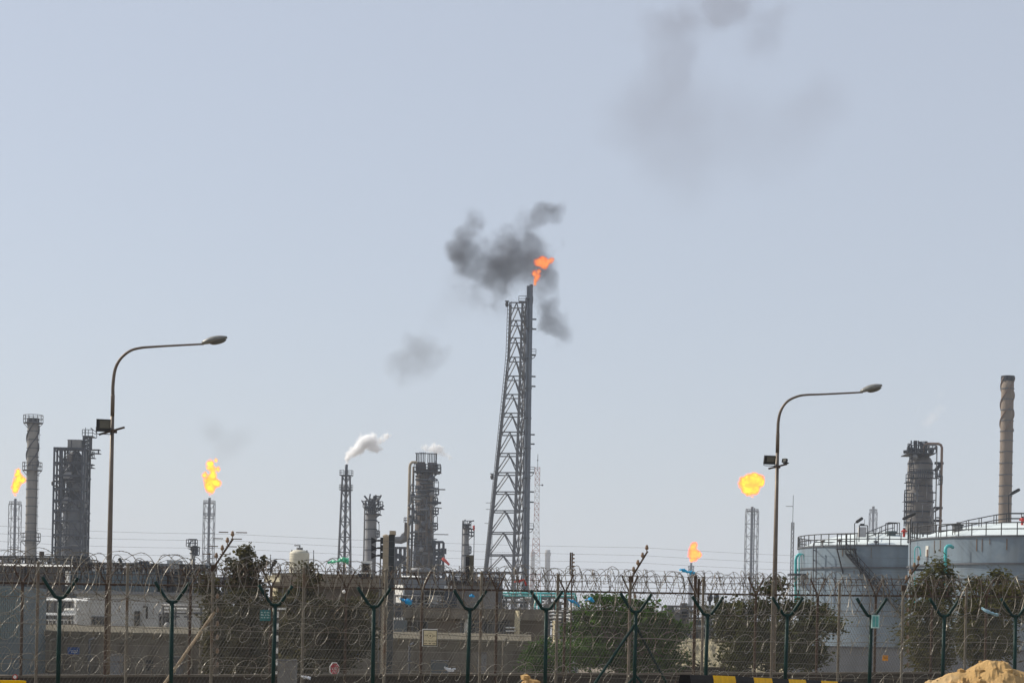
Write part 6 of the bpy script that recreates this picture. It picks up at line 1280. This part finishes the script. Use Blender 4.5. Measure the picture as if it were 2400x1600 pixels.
flame('reddish flame twisting off the main flare pipe tip inside the smoke', 449, [(1270, 613, 12), (1262, 617, 10), (1280, 614, 9), (1292, 611, 6), (1276, 622, 9), (1264, 636, 5), (1253, 639, 6), (1260, 647, 7), (1257, 656, 6), (1255, 665, 4)], False)
flame('large round yellow flame floating above the twin pipe flare stack', 1000, [(1746, 1130, 14), (1760, 1130, 18), (1776, 1127, 15), (1765, 1120, 13), (1783, 1130, 9), (1757, 1149, 12), (1746, 1148, 9), (1771, 1147, 10), (1764, 1164, 3, 0.7)], k=1.15)
flame('small orange flame on the low flare stack above the razor wire', 1300, [(1626, 1277, 8), (1624, 1288, 10), (1621, 1298, 9), (1632, 1297, 10), (1640, 1299, 6), (1627, 1307, 8), (1621, 1313, 3)], tint=((1.0, 0.07, 0.0), (1.0, 0.36, 0.0)))
cloud('smoke_cloud', 'dark grey smoke cloud billowing left of the main flare tip', 'smoke', 452, [(1108, 527, 44), (1078, 572, 50), (1062, 590, 34), (1095, 618, 50), (1140, 645, 50), (1148, 595, 50), (1185, 605, 58), (1175, 650, 46), (1215, 632, 56), (1200, 565, 56), (1238, 538, 52), (1258, 585, 48), (1278, 505, 46), (1302, 495, 34), (1250, 620, 46), (1285, 640, 44, 0.8), (1272, 670, 52, 0.6), (1280, 705, 58, 0.56), (1292, 738, 60, 0.54), (1318, 766, 52, 0.6), (1280, 780, 54, 0.46), (1318, 560, 26, 0.5), (1326, 535, 18, 0.5), (1160, 690, 60, 0.3), (1100, 670, 50, 0.25)],
      0.50, (0.20, 0.21, 0.24), 7.0, 0.085, voxel=1.8, nmul=2.2, thr=0.30, sharp=0.75, detail=7)
cloud('smoke_cloud', 'thin grey veil of smoke hanging under the dark cloud', 'smoke', 456, [(1090, 690, 70, 0.8), (1160, 700, 70, 0.8), (1210, 730, 60, 0.7), (1060, 660, 55, 0.7), (1030, 740, 60, 0.45)], 0.03, (0.3, 0.31, 0.34), 8.0, 0.07, voxel=2.5, nmul=0.8, thr=0.05, sharp=1.0, detail=5)
cloud('smoke_cloud', 'faint detached smoke puff left of the main derrick', 'smoke', 460, [(950, 838, 60, 0.9), (975, 800, 54), (1020, 825, 60, 0.9), (985, 862, 54, 0.8), (925, 865, 44, 0.6)], 0.10, (0.30, 0.31, 0.33), 7.5, 0.09, voxel=2.0, nmul=1.8, thr=0.34, sharp=1.2, detail=7)
cloud('smoke_cloud', 'grey smoke drifting out of the top edge above right of the derrick', 'smoke', 430, [(1702, 16, 70, 1.6), (1678, 26, 64, 1.3), (1745, 0, 60, 0.8), (1615, 42, 84, 0.7), (1560, 45, 80, 0.6), (1500, 60, 70, 0.45), (1575, 110, 100, 0.5), (1640, 110, 90, 0.35), (1810, 80, 84, 0.55), (1760, 110, 80, 0.45), (1580, 170, 100, 0.42), (1840, 20, 80, 0.4)], 0.062, (0.32, 0.32, 0.37), 12.0, 0.05, voxel=2.8, nmul=1.5, thr=0.24, sharp=1.2, detail=6)
cloud('smoke_cloud', 'very faint smoke haze trailing below the top edge smoke', 'smoke', 440, [(1570, 200, 140, 0.8), (1490, 260, 120, 0.8), (1560, 310, 150, 0.8), (1600, 400, 130, 0.6), (1930, 220, 120, 0.8), (1890, 290, 120, 0.7), (1720, 260, 160, 0.5), (1700, 350, 150, 0.4), (1820, 380, 140, 0.4)], 0.017, (0.32, 0.32, 0.37), 14.0, 0.04, voxel=4.0, nmul=0.8, thr=0.14, sharp=1.2, detail=4)
cloud('smoke_cloud', 'wisp of faint smoke above the flare stack left of the conifer', 'smoke', 900, [(480, 1000, 46, 0.7), (510, 1025, 46, 0.8), (560, 1030, 42, 0.9), (535, 1060, 38, 0.7), (590, 1000, 40, 0.4)], 0.032, (0.32, 0.34, 0.36), 14.0, 0.05, voxel=4.0, nmul=1.0, thr=0.26, sharp=1.4, detail=5)
cloud('steam_plume', 'bright white steam plume blowing right off the lattice vent stack', 'steam', 500, [(812, 1084, 5), (813, 1076, 8), (818, 1068, 12), (828, 1060, 15), (840, 1053, 18), (846, 1040, 18), (858, 1038, 20), (868, 1030, 18), (880, 1040, 17, 0.8), (886, 1054, 13, 0.7), (897, 1030, 13, 0.6), (907, 1020, 13, 0.7), (852, 1024, 12, 0.6), (875, 1018, 10, 0.5), (872, 1052, 12, 0.8)], 3.6, (1, 1, 1), 2.2, 0.55, voxel=0.45, nmul=1.8, thr=0.2, sharp=1.4, detail=7)
cloud('steam_plume', 'small white steam wisp trailing from the vent pipes of the centre column', 'steam', 405, [(994, 1048, 12, 0.6), (1010, 1053, 10, 0.9), (1019, 1048, 13), (1031, 1050, 12, 0.9), (1024, 1058, 10), (1038, 1063, 13, 0.55), (1052, 1069, 12, 0.4)], 2.6, (1, 1, 1), 1.4, 0.5, voxel=0.4, nmul=1.6, thr=0.18, sharp=1.4, detail=7)
cloud('steam_plume', 'barely visible steam wisp rising above the right column', 'steam', 335, [(2172, 992, 20, 0.7), (2188, 976, 22, 0.8), (2205, 955, 22, 0.6), (2200, 925, 22, 0.4)], 0.25, (1, 1, 1), 2.0, 0.4, voxel=0.5, nmul=1.0, thr=0.2, sharp=1.3, detail=5)

# ================================================================== HAZE
mb = MB(); mb.bx(-4800, 4800, -400, 5200, -1.2, 172); o = mb.build('haze', [], None, (0, 0, 0)); o['kind'] = 'stuff'
m = bpy.data.materials.new('haze_air'); m.use_nodes = True; n = m.node_tree.nodes; n.clear(); out = n.new('ShaderNodeOutputMaterial'); pv = n.new('ShaderNodeVolumePrincipled')
pv.inputs['Color'].default_value = (0.78, 0.85, 0.96, 1); pv.inputs['Density'].default_value = HAZE; pv.inputs['Anisotropy'].default_value = 0.0; m.node_tree.links.new(pv.outputs[0], out.inputs['Volume']); o.data.materials.append(m)
for o in ALL:
    if '_o' in o: del o['_o']
print('objects', len(ALL), 'faces', sum(len(o.data.polygons) for o in ALL if o.data))
